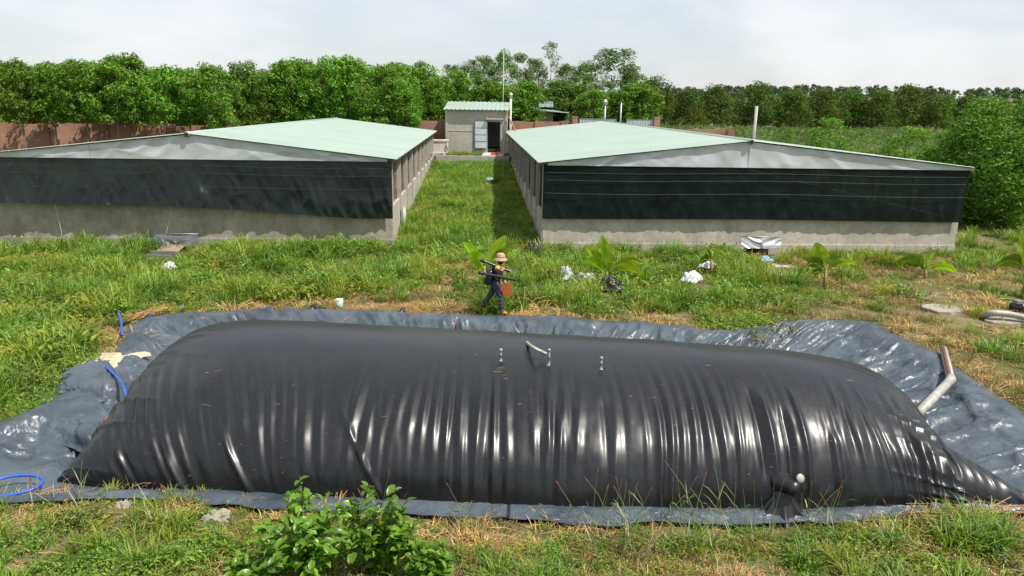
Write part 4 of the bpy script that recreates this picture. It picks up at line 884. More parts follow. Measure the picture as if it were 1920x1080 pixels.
for (n, x0, x1, y0, y1) in ((2900, -9, 10, 5.4, 9.6), (8200, -26, 26, 9, 27.5)):
    x, y, z, px, py = candidates(n, x0, x1, y0, y1, rng); d, e = dryness(x, y, px, py); u = rng.uniform(0, 1, len(x)); near = y < 9.6
    path = (np.abs(x - 12.3 - 0.42 * (y - 19) + 0.25 * np.sin(y * 1.7)) < 0.42) & (y > 17.0) & (y < 26)      # trodden soil path at right
    keep = ~(path & (u < 0.8)); keep &= rng.uniform(0, 1, len(x)) < np.where(near, 0.55 + 0.45 * sstep(-0.6, 0.2, fbm(x * 0.8, y * 0.8, 611, 3)), 1.0)
    dry = keep & (u < d); rest = keep & ~dry; u2 = rng.uniform(0, 1, len(x))
    gr = rest & (u2 < np.where(near, 0.30, 0.66)); we = rest & ~gr
    hgt = np.where(near, 0.7, 1.12) * (0.75 + 0.5 * sstep(-0.3, 0.6, fbm(x * 0.35, y * 0.35, 621, 3))) * (0.5 + 0.5 * sstep(0.05, 0.7, e)) * np.where(x > 8, 0.75, 1.0)
    put('g', x[gr], y[gr], z[gr], hgt[gr] * rng.uniform(0.7, 1.25, gr.sum()), rng.choice(4, gr.sum(), p=[.3, .25, .25, .2]))
    put('w', x[we], y[we], z[we], np.where(near, 0.7, 0.95)[we] * hgt[we] * 1.15 * rng.uniform(0.7, 1.3, we.sum()), rng.choice(3, we.sum(), p=[.35, .3, .35]))
    idd = np.where(rng.uniform(0, 1, dry.sum()) < np.where(x[dry] > 6.5, 0.35, 0.62), rng.integers(0, 2, dry.sum()), rng.integers(2, 4, dry.sum()))
    put('d', x[dry], y[dry], z[dry], np.where(near, 0.75, 0.95)[dry] * rng.uniform(0.7, 1.25, dry.sum()), idd)
# aisle and right strip and far field
x, y, z, px, py = candidates(6500, -8, 2.5, 27, 52, rng); u = rng.uniform(0, 1, len(x)); f = fbm(x * 0.4, y * 0.3, 631, 3)
a = u < 0.62; put('g', x[a], y[a], z[a], 1.0 * (0.8 + 0.4 * sstep(-0.4, 0.5, f[a])) * rng.uniform(0.6, 1.3, a.sum()), rng.choice(4, a.sum())); b = (u >= 0.62) & (u < 0.84 - 0.2 * f); put('w', x[b], y[b], z[b], 0.85 * rng.uniform(0.7, 1.2, b.sum()), rng.choice(3, b.sum())); c_ = u >= 0.84 - 0.2 * f; put('d', x[c_], y[c_], z[c_], rng.uniform(0.7, 1.1, c_.sum()), rng.integers(0, 4, c_.sum()))
n = 260; x = rng.uniform(-19, 17, n); y = rng.uniform(23.6, 25.9, n); ok = (fbm(x * 0.7, y * 0.7, 651, 3) > 0.05) & ~((x > -5.5) & (x < 1.0)); x = x[ok]; y = y[ok]; put('g', x, y, gz(x, y), 1.35 * rng.uniform(0.8, 1.3, len(x)), rng.choice(4, len(x)))
cl = [(rng.uniform(-20, 9), rng.uniform(18.2, 25.5)) for _ in range(46)]
for (cx_, cy_) in cl:
    n = 7; x = rng.normal(cx_, 0.28, n); y = rng.normal(cy_, 0.3, n); ok = ~in_poly(x, y, OUTP); x = x[ok]; y = y[ok]; put('g', x, y, gz(x, y), 1.35 * rng.uniform(0.7, 1.25, len(x)), np.full(len(x), int(rng.integers(0, 3))))
n = 26; q_ = np.array([ground_at(a_, b_) for a_, b_ in zip(rng.uniform(1755, 1885, n), rng.uniform(985, 1030, n))]); put('g', q_[:, 0], q_[:, 1], q_[:, 2], 0.85 * rng.uniform(0.7, 1.2, n), rng.choice([0, 2], n))
n = 45; q_ = [ground_at(a_, b_) for a_, b_ in zip(rng.uniform(1325, 1445, n), rng.uniform(596, 628, n))]; q_ = np.array(q_); put('w', q_[:, 0], q_[:, 1], np.maximum(q_[:, 2], -0.02), 0.95 * rng.uniform(0.7, 1.2, n), rng.choice(3, n))
# weeds on the yard pad
n = 130; x = rng.uniform(-5.5, -2.4, n); y = rng.uniform(52.3, 55.0, n); put('g', x, y, np.full(n, 1.70), 0.6 * rng.uniform(0.5, 1.2, n), rng.choice(4, n))
x, y, z, px, py = candidates(2500, 17, 60, 24, 62, rng); put('g', x, y, z, 1.1 * rng.uniform(0.6, 1.3, len(x)), rng.choice(4, len(x)))
x, y, z, px, py = candidates(1400, -60, -19, 24, 62, rng); put('g', x, y, z, 1.1 * rng.uniform(0.6, 1.3, len(x)), rng.choice(4, len(x)))
x, y, z, px, py = candidates(5600, 6, 135, 36, 122, rng); put('c', x, y, z, rng.uniform(0.6, 1.15, len(x)) * (0.8 + 0.3 * fbm(x * 0.1, y * 0.1, 641, 2)), rng.choice(2, len(x)))
for kd, nm, lab, src in (('g', 'grass', 'long green grass growing around the pit and barns', G), ('w', 'weeds', 'low leafy green weeds among the grass', Wd), ('d', 'dry_grass', 'dry straw coloured grass along the sheet edges', Dr), ('c', 'field_crop', 'low leafy green crop covering the far right field', Cr)):
    A = acc[kd]; scatter(nm, lab, np.concatenate([q[0] for q in A]), np.concatenate([q[1] for q in A]), np.concatenate([q[2] for q in A]), np.concatenate([np.asarray(q[3], np.int32) for q in A]).astype(np.int32), src)
# distant wood on the rise
n = 1500; x = rng.uniform(-320, 760, n); y = rng.uniform(330, 620, n); me_far = [k[0] for k in mg[:3]]
M['far'] = leaf_mat('far_plantation', (0.03, 0.06, 0.02), (0.07, 0.115, 0.035), 0.2)
far_src = []
for i in range(3):
    rg_ = np.random.default_rng(970 + i); C, Rr = crown_clumps(rg_, 0.5, 7.5, 2.8, 20, 'ovoid'); me = leaves_mesh('far_crown', C, Rr * 1.3, 22, 1.1, rg_, 0.5); me.materials.append(M['far']); far_src.append(me)
scatter('far_wood', 'distant green plantation rising along the horizon', np.stack([x, y, gz(x, y)], 1), np.stack([0 * x, 0 * x, rng.uniform(0, 6.28, n)], 1), (rng.uniform(0.7, 1.0, n)[:, None] * np.ones(3)), rng.integers(0, 3, n).astype(np.int32), far_src)

# ---------------------------------------------------------------- yellow flowers, seed stalks
sg = MB(); rs = np.random.default_rng(88)
M['seed_stalk'] = leaf_mat('pale_green_stalk', (0.09, 0.12, 0.04), (0.20, 0.22, 0.09), 0.2); M['seed_head'] = simple('reddish_seed_head', (0.16, 0.045, 0.035), 0.8, 0, 0.4, 20)
spots = [(1080 + rs.uniform(0, 480), rs.uniform(965, 1060), rs.uniform(0.5, 1.0)) for _ in range(70)] + [(1560 + rs.uniform(0, 340), rs.uniform(965, 1050), rs.uniform(0.3, 0.6)) for _ in range(22)] + [(rs.uniform(0, 330), rs.uniform(945, 1000), rs.uniform(0.4, 0.8)) for _ in range(14)] + [(640 + rs.uniform(0, 300), rs.uniform(980, 1040), rs.uniform(0.4, 0.7)) for _ in range(14)]
for (px, py, h) in spots:
    p = ground_at(px, py); a = rs.uniform(0, 6.28); ln = rs.uniform(0.05, 0.5) * h
    pts = [p + np.array([math.cos(a) * ln * t * t, math.sin(a) * ln * t * t * 0.5, h * t]) for t in (0, 0.35, 0.7, 1.0)]
    sg.tube(pts, [0.004, 0.0035, 0.003, 0.002], 4, 0)
    if rs.uniform() < 0.55:
        d = pts[3] - pts[2]; d /= np.linalg.norm(d); sg.tube([pts[3], pts[3] + d * 0.05, pts[3] + d * 0.11], [0.004, 0.009, 0.002], 5, 1)
    for k in range(3):
        b_ = pts[0] + (pts[2] - pts[0]) * rs.uniform(0.1, 0.8); a2 = rs.uniform(0, 6.28); l2 = rs.uniform(0.12, 0.3); e_ = np.array([math.cos(a2), math.sin(a2), 0.9]) * l2; sd = np.array([-math.sin(a2), math.cos(a2), 0]) * 0.005
        sg.add([b_ - sd, b_ + sd, b_ + e_ * 0.6 + sd, b_ + e_ * 0.6 - sd, b_ + e_ + np.array([0, 0, -0.06])], [(0, 1, 2, 3), (3, 2, 4)], 0)
o = obj('seed_grass', sg.mesh('seed_grass'), [M['seed_stalk'], M['seed_head']]); tag(o, 'tall thin grass stalks with reddish seed heads in the foreground', None, None, 'stuff')
fl = MB()
for (px, py, n, sp) in ((1890, 490, 0, 0), (1400, 560, 26, 0.5), (1290, 570, 24, 0.45), (1780, 577, 16, 0.3), (1700, 480, 10, 0.8), (1225, 530, 10, 0.2), (600, 500, 14, 2.5), (450, 470, 10, 1.5), (900, 350, 16, 1.2), (870, 330, 14, 1.2), (775, 284, 0, 0)):
    if n == 0: continue
    c = ground_at(px, py)
    for k in range(n):
        q_ = c + np.array([rs.normal(0, sp), rs.normal(0, sp), rs.uniform(0.18, 0.42)]); r_ = rs.uniform(0.016, 0.03)
        fl.add([q_ + np.array([r_ * math.cos(t), r_ * math.sin(t), 0.012 * (i % 2)]) for i, t in enumerate(np.linspace(0, 5.23, 6))], [(0, 1, 2, 3, 4, 5)])
o = obj('wild_flowers', fl.mesh('wild_flowers'), M['flower']); tag(o, 'small yellow wild flowers dotted through the weeds', None, None, 'stuff')

# ---------------------------------------------------------------- banana plants
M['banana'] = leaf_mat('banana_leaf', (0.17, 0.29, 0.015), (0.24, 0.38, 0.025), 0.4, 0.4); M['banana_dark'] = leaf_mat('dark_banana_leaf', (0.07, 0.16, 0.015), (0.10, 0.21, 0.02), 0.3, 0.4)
M['banana_stem'] = simple('banana_stem', (0.25, 0.17, 0.07), 0.7, 0, 0.35, 12)
def banana_leaf(base, tip, width, arch, roll, seed):
    base = np.array(base, float); tip = np.array(tip, float); n, m = 22, 7; d = tip - base; L = np.linalg.norm(d); dn = d / L
    side = np.cross(dn, np.array([0, 0, 1.0])); 
    if np.linalg.norm(side) < 0.33: side = np.array([1.0, 0, 0]); roll = 0.25
    else: roll = (0.95 + 0.25 * roll) * (1 if side[1] < 0 else -1)
    side /= np.linalg.norm(side); nup = np.cross(side, dn)
    side2 = side * math.cos(roll) + nup * math.sin(roll); nup2 = np.cross(side2, dn)
    t, w = np.meshgrid(np.linspace(0, 1, n), np.linspace(-1, 1, m), indexing='ij')
    width = width * 1.75
    prof = np.where(t < 0.22, 0.10 + 0.02 * t, np.sin(np.clip((t - 0.22) / 0.78, 0, 1) ** 0.75 * math.pi) ** 0.6) * width
    prof = np.maximum(prof, 0.012)
    wave = 0.035 * noise2(t * 9 + w, w * 1.5, seed) * np.abs(w)
    P = base + d * t[..., None] + np.array([0, 0, 1.0]) * (arch * L * (np.sin(t * math.pi) * 0.6 - 0.35 * t ** 3))[..., None]
    P = P + side2 * (prof * w)[..., None] + nup2 * (0.16 * prof * np.abs(w) + wave)[..., None]
    return MB().grid(P[..., 0], P[..., 1], P[..., 2]), [base + d * t_ + np.array([0, 0, arch * L * (math.sin(t_ * math.pi) * 0.6 - 0.35 * t_ ** 3) - 0.008]) for t_ in np.linspace(0, 0.95, 9)]
def banana(px, py, label, leaves, stem_h, dark=False):
    p = ground_at(px, py); Y = p[1]; root = thing('banana_plant', label, 'banana plant', tuple(p), 0, 'young banana plants'); sc = F_PX / float(project(np.array([p]))[2][0])
    part(root, 'pseudostem', MB().tube([(0, 0, -0.1), (0.01, 0, stem_h * 0.5), (0.0, 0, stem_h)], [0.065, 0.05, 0.035], 10), M['banana_stem'], True)
    for i, (tx, ty, dy, wd, ar, ro, dk) in enumerate(leaves):
        tip = atY(tx, ty, Y + dy) - p
        mb_, rib = banana_leaf((0, 0, stem_h * (0.86 - 0.05 * (i % 3))), tip, wd, ar, ro, 300 + i)
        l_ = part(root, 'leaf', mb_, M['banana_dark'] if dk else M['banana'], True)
        part(l_, 'midrib', MB().tube(rib, [0.016 - 0.0014 * k for k in range(9)], 5), M['banana'], True)
banana(908, 545, 'young banana plant with upright leaves right behind the walking person', [(868, 452, 0.2, 0.13, 0.1, 0.5, 0), (882, 470, -0.3, 0.12, 0.15, 0.3, 0), (950, 440, 0.1, 0.13, 0.05, 0.7, 0), (965, 460, 0.3, 0.11, 0.15, 0.4, 0)], 0.75)
banana(1137, 535, 'banana plant rising from a black plastic bag beside white sacks', [(1130, 440, 0.0, 0.11, 0.02, 1.2, 0), (1099, 457, 0.2, 0.12, 0.05, 0.6, 0), (1094, 484, -0.2, 0.11, 0.25, 0.3, 0), (1203, 485, 0.2, 0.11, 0.2, 0.5, 0), (1212, 514, -0.25, 0.12, 0.30, -0.3, 0), (1149, 486, -0.1, 0.05, 0.2, 0.3, 0)], 0.45)
banana(1332, 515, 'small dark banana plant next to the crumpled white sheet', [(1306, 497, -0.2, 0.13, 0.45, 0.2, 1), (1352, 458, 0.1, 0.06, 0.05, 0.9, 1), (1326, 464, 0.1, 0.04, 0.2, 0.9, 1)], 0.5)
banana(1544, 542, 'banana plant with one upright yellow-green leaf before the right barn', [(1530, 454, 0.0, 0.13, 0.03, 1.1, 0), (1513, 482, 0.2, 0.12, 0.15, 0.5, 1), (1580, 478, 0.1, 0.14, 0.25, 0.4, 1), (1606, 490, -0.1, 0.10, 0.3, 0.3, 0), (1494, 510, -0.4, 0.12, 0.5, 0.2, 1), (1505, 530, -0.6, 0.12, 0.3, 0.2, 1)], 0.62)
banana(1733, 522, 'low spreading banana plant on the brownish grass at right', [(1683, 485, 0.2, 0.13, 0.25, 0.4, 1), (1703, 473, 0.3, 0.12, 0.15, 0.5, 1), (1754, 472, 0.1, 0.13, 0.1, 0.9, 0), (1795, 505, -0.2, 0.12, 0.3, 0.3, 0), (1740, 486, -0.2, 0.08, 0.15, 0.6, 0)], 0.3)
banana(1917, 560, 'taller banana plant cut off by the right edge', [(1860, 496, -0.1, 0.14, 0.35, 0.5, 1), (1918, 440, 0.0, 0.13, 0.05, 1.0, 0), (1965, 470, 0.2, 0.13, 0.2, 0.5, 0)], 0.95)

# ---------------------------------------------------------------- foreground shrubs with single leaves
M['shrub'] = leaf_mat('glossy_shrub_leaf', (0.05, 0.14, 0.012), (0.13, 0.28, 0.024), 0.34, 0.35, spec=0.45)
M['twig'] = simple('green_twig', (0.10, 0.11, 0.04), 0.7)
leafm = []
for i in range(4):
    rg_ = np.random.default_rng(60 + i); b = MB(); n = 6; V = []
    for k in range(n):
        t = k / (n - 1); w = 0.24 * math.sin(math.pi * min(1, 0.06 + 0.92 * t)) ** 0.8 * (1 if k < n - 1 else 0.15); zc = 0.10 * math.sin(t * 2.6) - 0.16 * t * t * (0.5 + i * 0.35)
        V += [(t, -w, zc + w * 0.45), (t, 0, zc), (t, w, zc + w * 0.45)]
    F_ = []
    for k in range(n - 1): F_ += [(k * 3, k * 3 + 1, k * 3 + 4, k * 3 + 3), (k * 3 + 1, k * 3 + 2, k * 3 + 5, k * 3 + 4)]
    b.add(V, F_); me = b.mesh('leaf', True); me.materials.append(M['shrub']); leafm.append(me)
def shrub(px, py, label, stems, hgt, spread, nleaf, seed, tips=(), extra=520):
    p = ground_at(px, py); root = thing('leafy_shrub', label, 'shrub', tuple(p), 0, 'foreground shrubs'); rg_ = np.random.default_rng(seed); count = 0; b = MB(); paths = []
    for k in range(stems):
        a = rg_.uniform(0, 6.28); s_ = spread * rg_.uniform(0.1, 1) ** 0.6; h = hgt * (1 - 0.38 * (s_ / spread) ** 2) * rg_.uniform(0.7, 1.0)
        if k < len(tips): t_ = atY(tips[k][0], tips[k][1], p[1] + rg_.uniform(-0.1, 0.2)) - p; end = t_
        else: end = np.array([s_ * math.cos(a), s_ * math.sin(a), h])
        path = [np.array([end[0] * t ** 1.3 * 1.0, end[1] * t ** 1.3, end[2] * t]) for t in np.linspace(0, 1, 6)]; paths.append(path)
        b.tube(path, [0.012 - 0.0017 * i for i in range(6)], 5)
    part(root, 'stems', b, M['twig'], True)
    per = max(3, nleaf // stems); fm = MB()
    for path in paths:
        for j in range(int(extra / stems)):
            t = min(0.97, rg_.uniform(0.1, 1.0) ** 0.8); f = t * 5; i = int(f); q_ = path[i] * (1 - (f - i)) + path[min(5, i + 1)] * (f - i) + rg_.normal(0, 0.035, 3)
            Mx = Matrix.Translation(q_) @ Matrix.Rotation(rg_.uniform(0, 6.28), 4, 'Z') @ Matrix.Rotation(-rg_.uniform(-0.4, 0.9), 4, 'Y') @ Matrix.Rotation(rg_.normal(0, 0.5), 4, 'X') @ Matrix.Scale(rg_.uniform(0.10, 0.17), 4)
            lm = leafm[int(rg_.integers(0, 4))]; fm.add([Mx @ v_.co for v_ in lm.vertices], [tuple(p_.vertices) for p_ in lm.polygons])
    fo = part(root, 'inner_foliage', fm, M['shrub'], True); fo['kind'] = 'stuff'
    for path in paths:
        for j in range(per):
            if count >= nleaf: break
            t = 0.15 + 0.85 * (j + rg_.uniform(0, 0.8)) / per; t = min(t, 0.999); f = t * 5; i = int(f); q_ = path[i] * (1 - (f - i)) + path[min(5, i + 1)] * (f - i)
            a = j * 2.4 + rg_.uniform(-0.5, 0.5); el = rg_.uniform(-0.3, 0.85) + 0.4 * (t > 0.9); s_ = rg_.uniform(0.11, 0.18) * (0.7 if t > 0.93 else 1)
            o = obj('leaf', leafm[int(rg_.integers(0, 4))], None, root, tuple(q_), (rg_.normal(0, 0.5), -el, a), (s_, s_ * rg_.uniform(0.85, 1.2), s_)); count += 1
shrub(585, 1085, 'largest glossy green shrub in the foreground, with the tallest shoot', 26, 1.12, 0.66, 299, 1, ((562, 893), (612, 925), (535, 925), (500, 985), (640, 945)))
shrub(715, 1075, 'glossy green shrub in the foreground right of the tallest shrub', 20, 1.0, 0.46, 280, 2, ((690, 915), (742, 915), (762, 955), (655, 935)))
shrub(800, 1105, 'low glossy green shrub in the foreground, rightmost of three', 12, 0.6, 0.36, 180, 3)
shrub(480, 1120, 'low glossy green shrub at the bottom edge, leftmost in the foreground', 9, 0.5, 0.34, 130, 4)

# ---------------------------------------------------------------- litter, pipes and hoses
def crumple(name, label, cat, px, py, sx, sy, sz, mat, seed, rz=0.0, lift=0.0, group=None):
    p = ground_at(px, py); n, m = 36, 20
    a, b = np.meshgrid(np.linspace(-1, 1, n), np.linspace(-1, 1, n), indexing='ij')
    rx = 1 + 0.22 * fbm(b * 1.7, a * 0, seed, 3); ry = 1 + 0.22 * fbm(a * 1.7, b * 0 + 5, seed + 2, 3)
    X = sx / 2 * (a * rx + 0.12 * fbm(a * 1.5, b * 1.5, seed + 6, 2)); Y = sy / 2 * (b * ry + 0.12 * fbm(a * 1.5, b * 1.5, seed + 7, 2))
    env = 1 - 0.75 * np.maximum(np.abs(a), np.abs(b)) ** 3
    Z = sz * env * (0.45 + 0.45 * (1 - np.abs(noise2(a * 1.7 + b, b * 1.6, seed + 8))) + 0.25 * fbm(a * 2.6, b * 2.6, seed + 9, 3)) - 0.05
    return tag(obj(name, MB().grid(X, Y, Z).mesh(name, True), mat, None, (p[0], p[1], p[2] + lift), (0, 0, rz)), label, cat, group)
crumple('white_sack', 'upright crumpled white sack left of the banana in a black bag', 'sack', 1064, 527, 0.45, 0.35, 0.55, M['sack'], 1, 0.3, 0.06)
crumple('white_sack', 'flat white sack lying next to the black banana bag', 'sack', 1098, 527, 0.72, 0.35, 0.24, M['sack'], 2, 0.1, 0.10)
crumple('white_sheet', 'upper piece of crumpled white sheet by the dark banana', 'plastic sheet', 1325, 508, 0.55, 0.4, 0.26, M['sack'], 3, 0.7, 0.16)
crumple('white_sheet', 'lower piece of crumpled white sheet sloping down the grass', 'plastic sheet', 1296, 532, 0.62, 0.45, 0.38, M['sack'], 4, 0.9, 0.10)
crumple('plastic_bag', 'pale blue plastic bag at the right drain opening', 'plastic bag', 1434, 492, 0.45, 0.35, 0.22, M['bluebag'], 5, 0, 0.08)
crumple('plastic_scrap', 'pale plastic scrap on the drain channel below the blue bag', 'litter', 1464, 523, 0.4, 0.3, 0.16, M['sack'], 6, 0, 0.1)
crumple('plastic_scrap', 'white plastic lump below the plank drain outlet', 'litter', 318, 508, 0.38, 0.35, 0.3, M['sack'], 7, 0, 0.1)
crumple('plastic_scrap', 'thin white scrap in the grass left of the walking person', 'litter', 764, 510, 0.12, 0.4, 0.16, M['sack'], 8, -0.5, 0.2)
crumple('plastic_bag', 'pale blue plastic bag lying in the grass alley between the barns', 'plastic bag', 919, 342, 0.5, 0.4, 0.24, M['bluebag'], 9, 0, 0.15)
crumple('black_plastic', 'crumpled black plastic at the near corner of the right barn', 'plastic sheet', 1000, 478, 0.7, 0.6, 0.55, M['blackbag'], 10, 0, 0.05)
crumple('planting_bag', 'torn black plastic bag around the banana roots', 'plastic bag', 1147, 548, 0.85, 0.5, 0.46, M['blackbag'], 11, -0.4, 0.10)
crumple('plastic_scrap', 'small black plastic scrap on the far edge of the sheet', 'litter', 594, 589, 0.40, 0.3, 0.18, M['blackbag'], 12, 0, 0.05)
crumple('plastic_scrap', 'silver scrap lying on the sheet near the bag left shoulder', 'litter', 347, 641, 0.18, 0.16, 0.13, M['foil'], 13, 0, 0.12)
crumple('plastic_scrap', 'tiny blue cap lying on the sheet by the left grass bank', 'litter', 281, 601, 0.11, 0.1, 0.1, M['blue'], 14, 0, 0.12)
crumple('stone', 'small pale stone on the foreground edge at left', 'stone', 233, 948, 0.20, 0.15, 0.12, M['concrete_old'], 15, 0, 0.02)
crumple('stone', 'broad pale stone at the sheet edge left of the shrubs', 'stone', 408, 968, 0.36, 0.25, 0.14, M['concrete_old'], 16, 0, 0.02)
crumple('plastic_scrap', 'small white scrap in the right foreground grass', 'litter', 1652, 997, 0.15, 0.1, 0.08, M['sack'], 17, 0, 0.05)
crumple('sand_patch', 'pale sandy patch beside the folded sheet flap', 'soil', 193, 700, 1.0, 1.5, 0.1, simple('pale_sand', (0.46, 0.38, 0.27), 0.95, 0, 0.25, 12, 0.2, 0.5, True), 18, -0.3, 0.16)
p = ground_at(637, 581); cup = thing('plastic_cup', 'pale green plastic cup standing at the sheet edge', 'cup', tuple(p)); part(cup, 'cup_body', MB().lathe([(0.08, 0), (0.095, 0.28), (0.088, 0.28), (0.075, 0.02)], (0, 0, 0), 16), M['green_plastic'], True); part(cup, 'cup_rim', MB().lathe([(0.094, 0.275), (0.102, 0.283), (0.102, 0.297), (0.09, 0.30)], (0, 0, 0), 16), M['white_plastic'], True)
def slab(px, py, sx, sy, label, rz, seed):
    p = ground_at(px, py); k = 10; a = np.linspace(0, 2 * math.pi, k, endpoint=False); r_ = 1 + 0.32 * noise2(a * 1.5, 0, seed); b = MB()
    top = [(sx / 2 * math.cos(t) * q_, sy / 2 * math.sin(t) * q_, 0.05) for t, q_ in zip(a, r_)]; bot = [(x_ * 1.04, y_ * 1.04, -0.05) for x_, y_, _ in top]
    b.add(top + bot, [tuple(range(k))] + [(i, i + k, (i + 1) % k + k, (i + 1) % k) for i in range(k)]); return tag(obj('concrete_slab', b.mesh('slab'), M['concrete_old'], None, (p[0], p[1], p[2] + 0.03), (0.05, -0.04, rz)), label, 'slab')
slab(1765, 583, 1.0, 0.75, 'flat grey concrete slab lying in the grass at right', -0.3, 3); slab(1885, 603, 1.3, 0.9, 'concrete slab under the grey pipe at right edge', 0.1, 5)
def hose(name, label, cat, pts, r, mat, n=8):
    P_ = catmull(pts, 8); o0 = np.array(P_[0]); root_me = MB().tube([q_ - o0 for q_ in P_], r, n).mesh(name, True); return tag(obj(name, root_me, mat, None, tuple(o0)), label, cat)
def gp(px, py, dz=0.05):
    z = dz; p = at(px, py, z); return p
hose('blue_hose', 'blue hose bending over the sheet beside the sandy patch', 'hose', [gp(186, 674, 0.22), gp(205, 693, 0.36), gp(226, 715, 0.40), gp(237, 745, 0.38), gp(239, 782, 0.30)], 0.025, M['blue'])
hose('blue_hose', 'short blue hose end at the grass bank by the straw', 'hose', [gp(222, 586, 0.35), gp(227, 602, 0.26), gp(229, 628, 0.18)], 0.025, M['blue'])
hose('blue_hose', 'bright blue hose loop on the sheet at lower left edge', 'hose', [gp(-60, 930, 0.1), gp(-10, 902, 0.14), gp(30, 892, 0.15), gp(68, 893, 0.14), gp(80, 903, 0.13), gp(62, 917, 0.12), gp(20, 928, 0.11), gp(-50, 936, 0.1)], 0.022, M['blue'])
hose('red_hose', 'thin dark red hose rising at the far sheet edge', 'hose', [gp(853, 585, 0.10), gp(854, 600, 0.12), gp(859, 624, 0.05)], 0.024, M['red_hose'])
hose('green_hose', 'dark green hose in the lower right corner grass', 'hose', [gp(1858, 1026, 0.16), gp(1885, 1050, 0.12), gp(1915, 1075, 0.08), gp(1990, 1130, 0.05)], 0.014, simple('dark_green_hose', (0.02, 0.05, 0.045), 0.4))
# grey outlet pipe at right
pr = thing('outlet_pipe', 'bent grey outlet pipe running from the grass to the bag', 'pipe', tuple(gp(1783, 712, 0.15)))
pa, pb_, pc = gp(1769, 654, 0.18), gp(1783, 712, 0.22), gp(1722, 774, 0.30)
part(pr, 'upper_pipe', MB().tube([pa, pb_], 0.075, 14), M['pvc'], True, world=True); part(pr, 'lower_pipe', MB().tube([pb_ + (pb_ - pc) * 0.02, pc], 0.082, 14), M['pvc'], True, world=True)
part(pr, 'elbow', MB().tube(catmull([pb_ + (pa - pb_) * 0.06, pb_, pb_ + (pc - pb_) * 0.08], 4), 0.09, 14), M['pvc'], True, world=True)
part(pr, 'red_stain', MB().tube([pa + np.array([-0.03, -0.03, 0.03]), pb_ + np.array([-0.03, -0.03, 0.035])], 0.05, 10), M['pvc_dark'], True, world=True)
hose('grey_pipe', 'curved grey pipe lying over the slab at right edge', 'pipe', [gp(1842, 592, 0.10), gp(1862, 587, 0.25), gp(1890, 589, 0.25), gp(1930, 597, 0.2), gp(1980, 605, 0.15)], 0.085, M['pvc'], 12)
pmp = thing('water_pump', 'small black pump at the right edge above the grey pipe', 'pump', tuple(ground_at(1912, 588))); part(pmp, 'motor', MB().tube([(-0.25, 0, 0.18), (0.3, 0, 0.18)], 0.13, 14), M['black_pipe'], True); part(pmp, 'pump_base', MB().box((-0.3, -0.15, -0.02), (0.35, 0.15, 0.04)), M['black_pipe']); part(pmp, 'terminal_box', MB().box((-0.2, -0.12, 0.30), (0.0, 0.10, 0.38)), M['steel'])
# pipe on the bag, brown stub, pipe end
c0 = gp(966, 616, 0.12); c1 = on_bag(1026, 676) + np.array([-0.04, 0.02, 0.12])
hose('gas_pipe', 'pale pipe leaning from the far bank to the middle valve', 'pipe', [c0, on_bag(990, 650) + np.array([0, 0.05, 0.06]), c1], 0.028, M['pvc'], 10)
b0 = gp(200, 787, 0.34); hose('inlet_pipe', 'brown pipe stub entering the bag at its left side', 'pipe', [b0, b0 + np.array([0.25, -0.05, -0.02]), b0 + np.array([0.6, -0.1, -0.05])], 0.075, simple('brown_pvc', (0.22, 0.085, 0.05), 0.35), 14)
e0 = gp(752, 586, 0.10); hose('pipe_end', 'black open pipe end sticking out at the far bank', 'pipe', [e0 + np.array([0, 0.35, -0.02]), e0 + np.array([0.0, 0.1, 0.0]), e0 + np.array([0.01, -0.12, 0.0])], 0.07, M['black_pipe'], 14)
# straw heaps
def straw(name, label, px0, py0, px1, py1, n, seed):
    a = ground_at(px0, py0); b_ = ground_at(px1, py1); rg_ = np.random.default_rng(seed); b = MB()
    for k in range(n):
        c = a + (b_ - a) * rg_.uniform(0, 1) + np.array([0, rg_.normal(0, 0.12), 0.10 + rg_.uniform(0, 0.10)]); an = rg_.normal(0, 0.5) + math.atan2(b_[1] - a[1], b_[0] - a[0]); l_ = rg_.uniform(0.12, 0.35); d = np.array([math.cos(an), math.sin(an), rg_.normal(0, 0.15)]) * l_; sd = np.array([-math.sin(an), math.cos(an), 0]) * 0.005
        b.add([c - d - sd, c - d + sd, c + d + sd, c + d - sd], [(0, 1, 2, 3)])
    return tag(obj(name, b.mesh(name), M['straw']), label, None, None, 'stuff')
straw('straw', 'loose dry straw lying at the foot of the bag front', 1530, 950, 1650, 955, 160, 1); straw('straw', 'dry straw on the bank at the left end of the sheet', 240, 606, 310, 590, 260, 2); straw('straw', 'loose dry straw at the right corner of the sheet', 1700, 985, 1915, 970, 70, 3)

# ---------------------------------------------------------------- walking person
PX = ground_at(930, 595); PX[2] = 0.10
bones = []
def bone(lab, p, r0, q_, r1): bones.append((lab, np.array(p, float), r0, np.array(q_, float), r1))
# local frame: +x walking direction, y away from the camera
hip = (-0.02, 0, 0.80); chest = (0.02, 0, 1.16); neck = (0.06, 0, 1.30)
bone(0, (-0.02, -0.07, 0.82), 0.115, (-0.02, 0.07, 0.82), 0.115)
bone(0, (-0.02, -0.08, 0.80), 0.095, (0.13, -0.10, 0.46), 0.075); bone(0, (0.13, -0.10, 0.46), 0.075, (0.14, -0.10, 0.09), 0.068)     # near leg, forward
bone(0, (-0.02, 0.08, 0.80), 0.095, (-0.14, 0.09, 0.48), 0.075); bone(0, (-0.14, 0.09, 0.48), 0.072, (-0.36, 0.09, 0.17), 0.066)     # far leg, trailing
bone(1, (-0.02, 0, 0.86), 0.125, (0.0, 0, 1.0), 0.13); bone(1, (0.0, -0.05, 1.0), 0.12, (0.02, -0.07, 1.20), 0.105); bone(1, (0.0, 0.05, 1.0), 0.12, (0.02, 0.07, 1.20), 0.105)
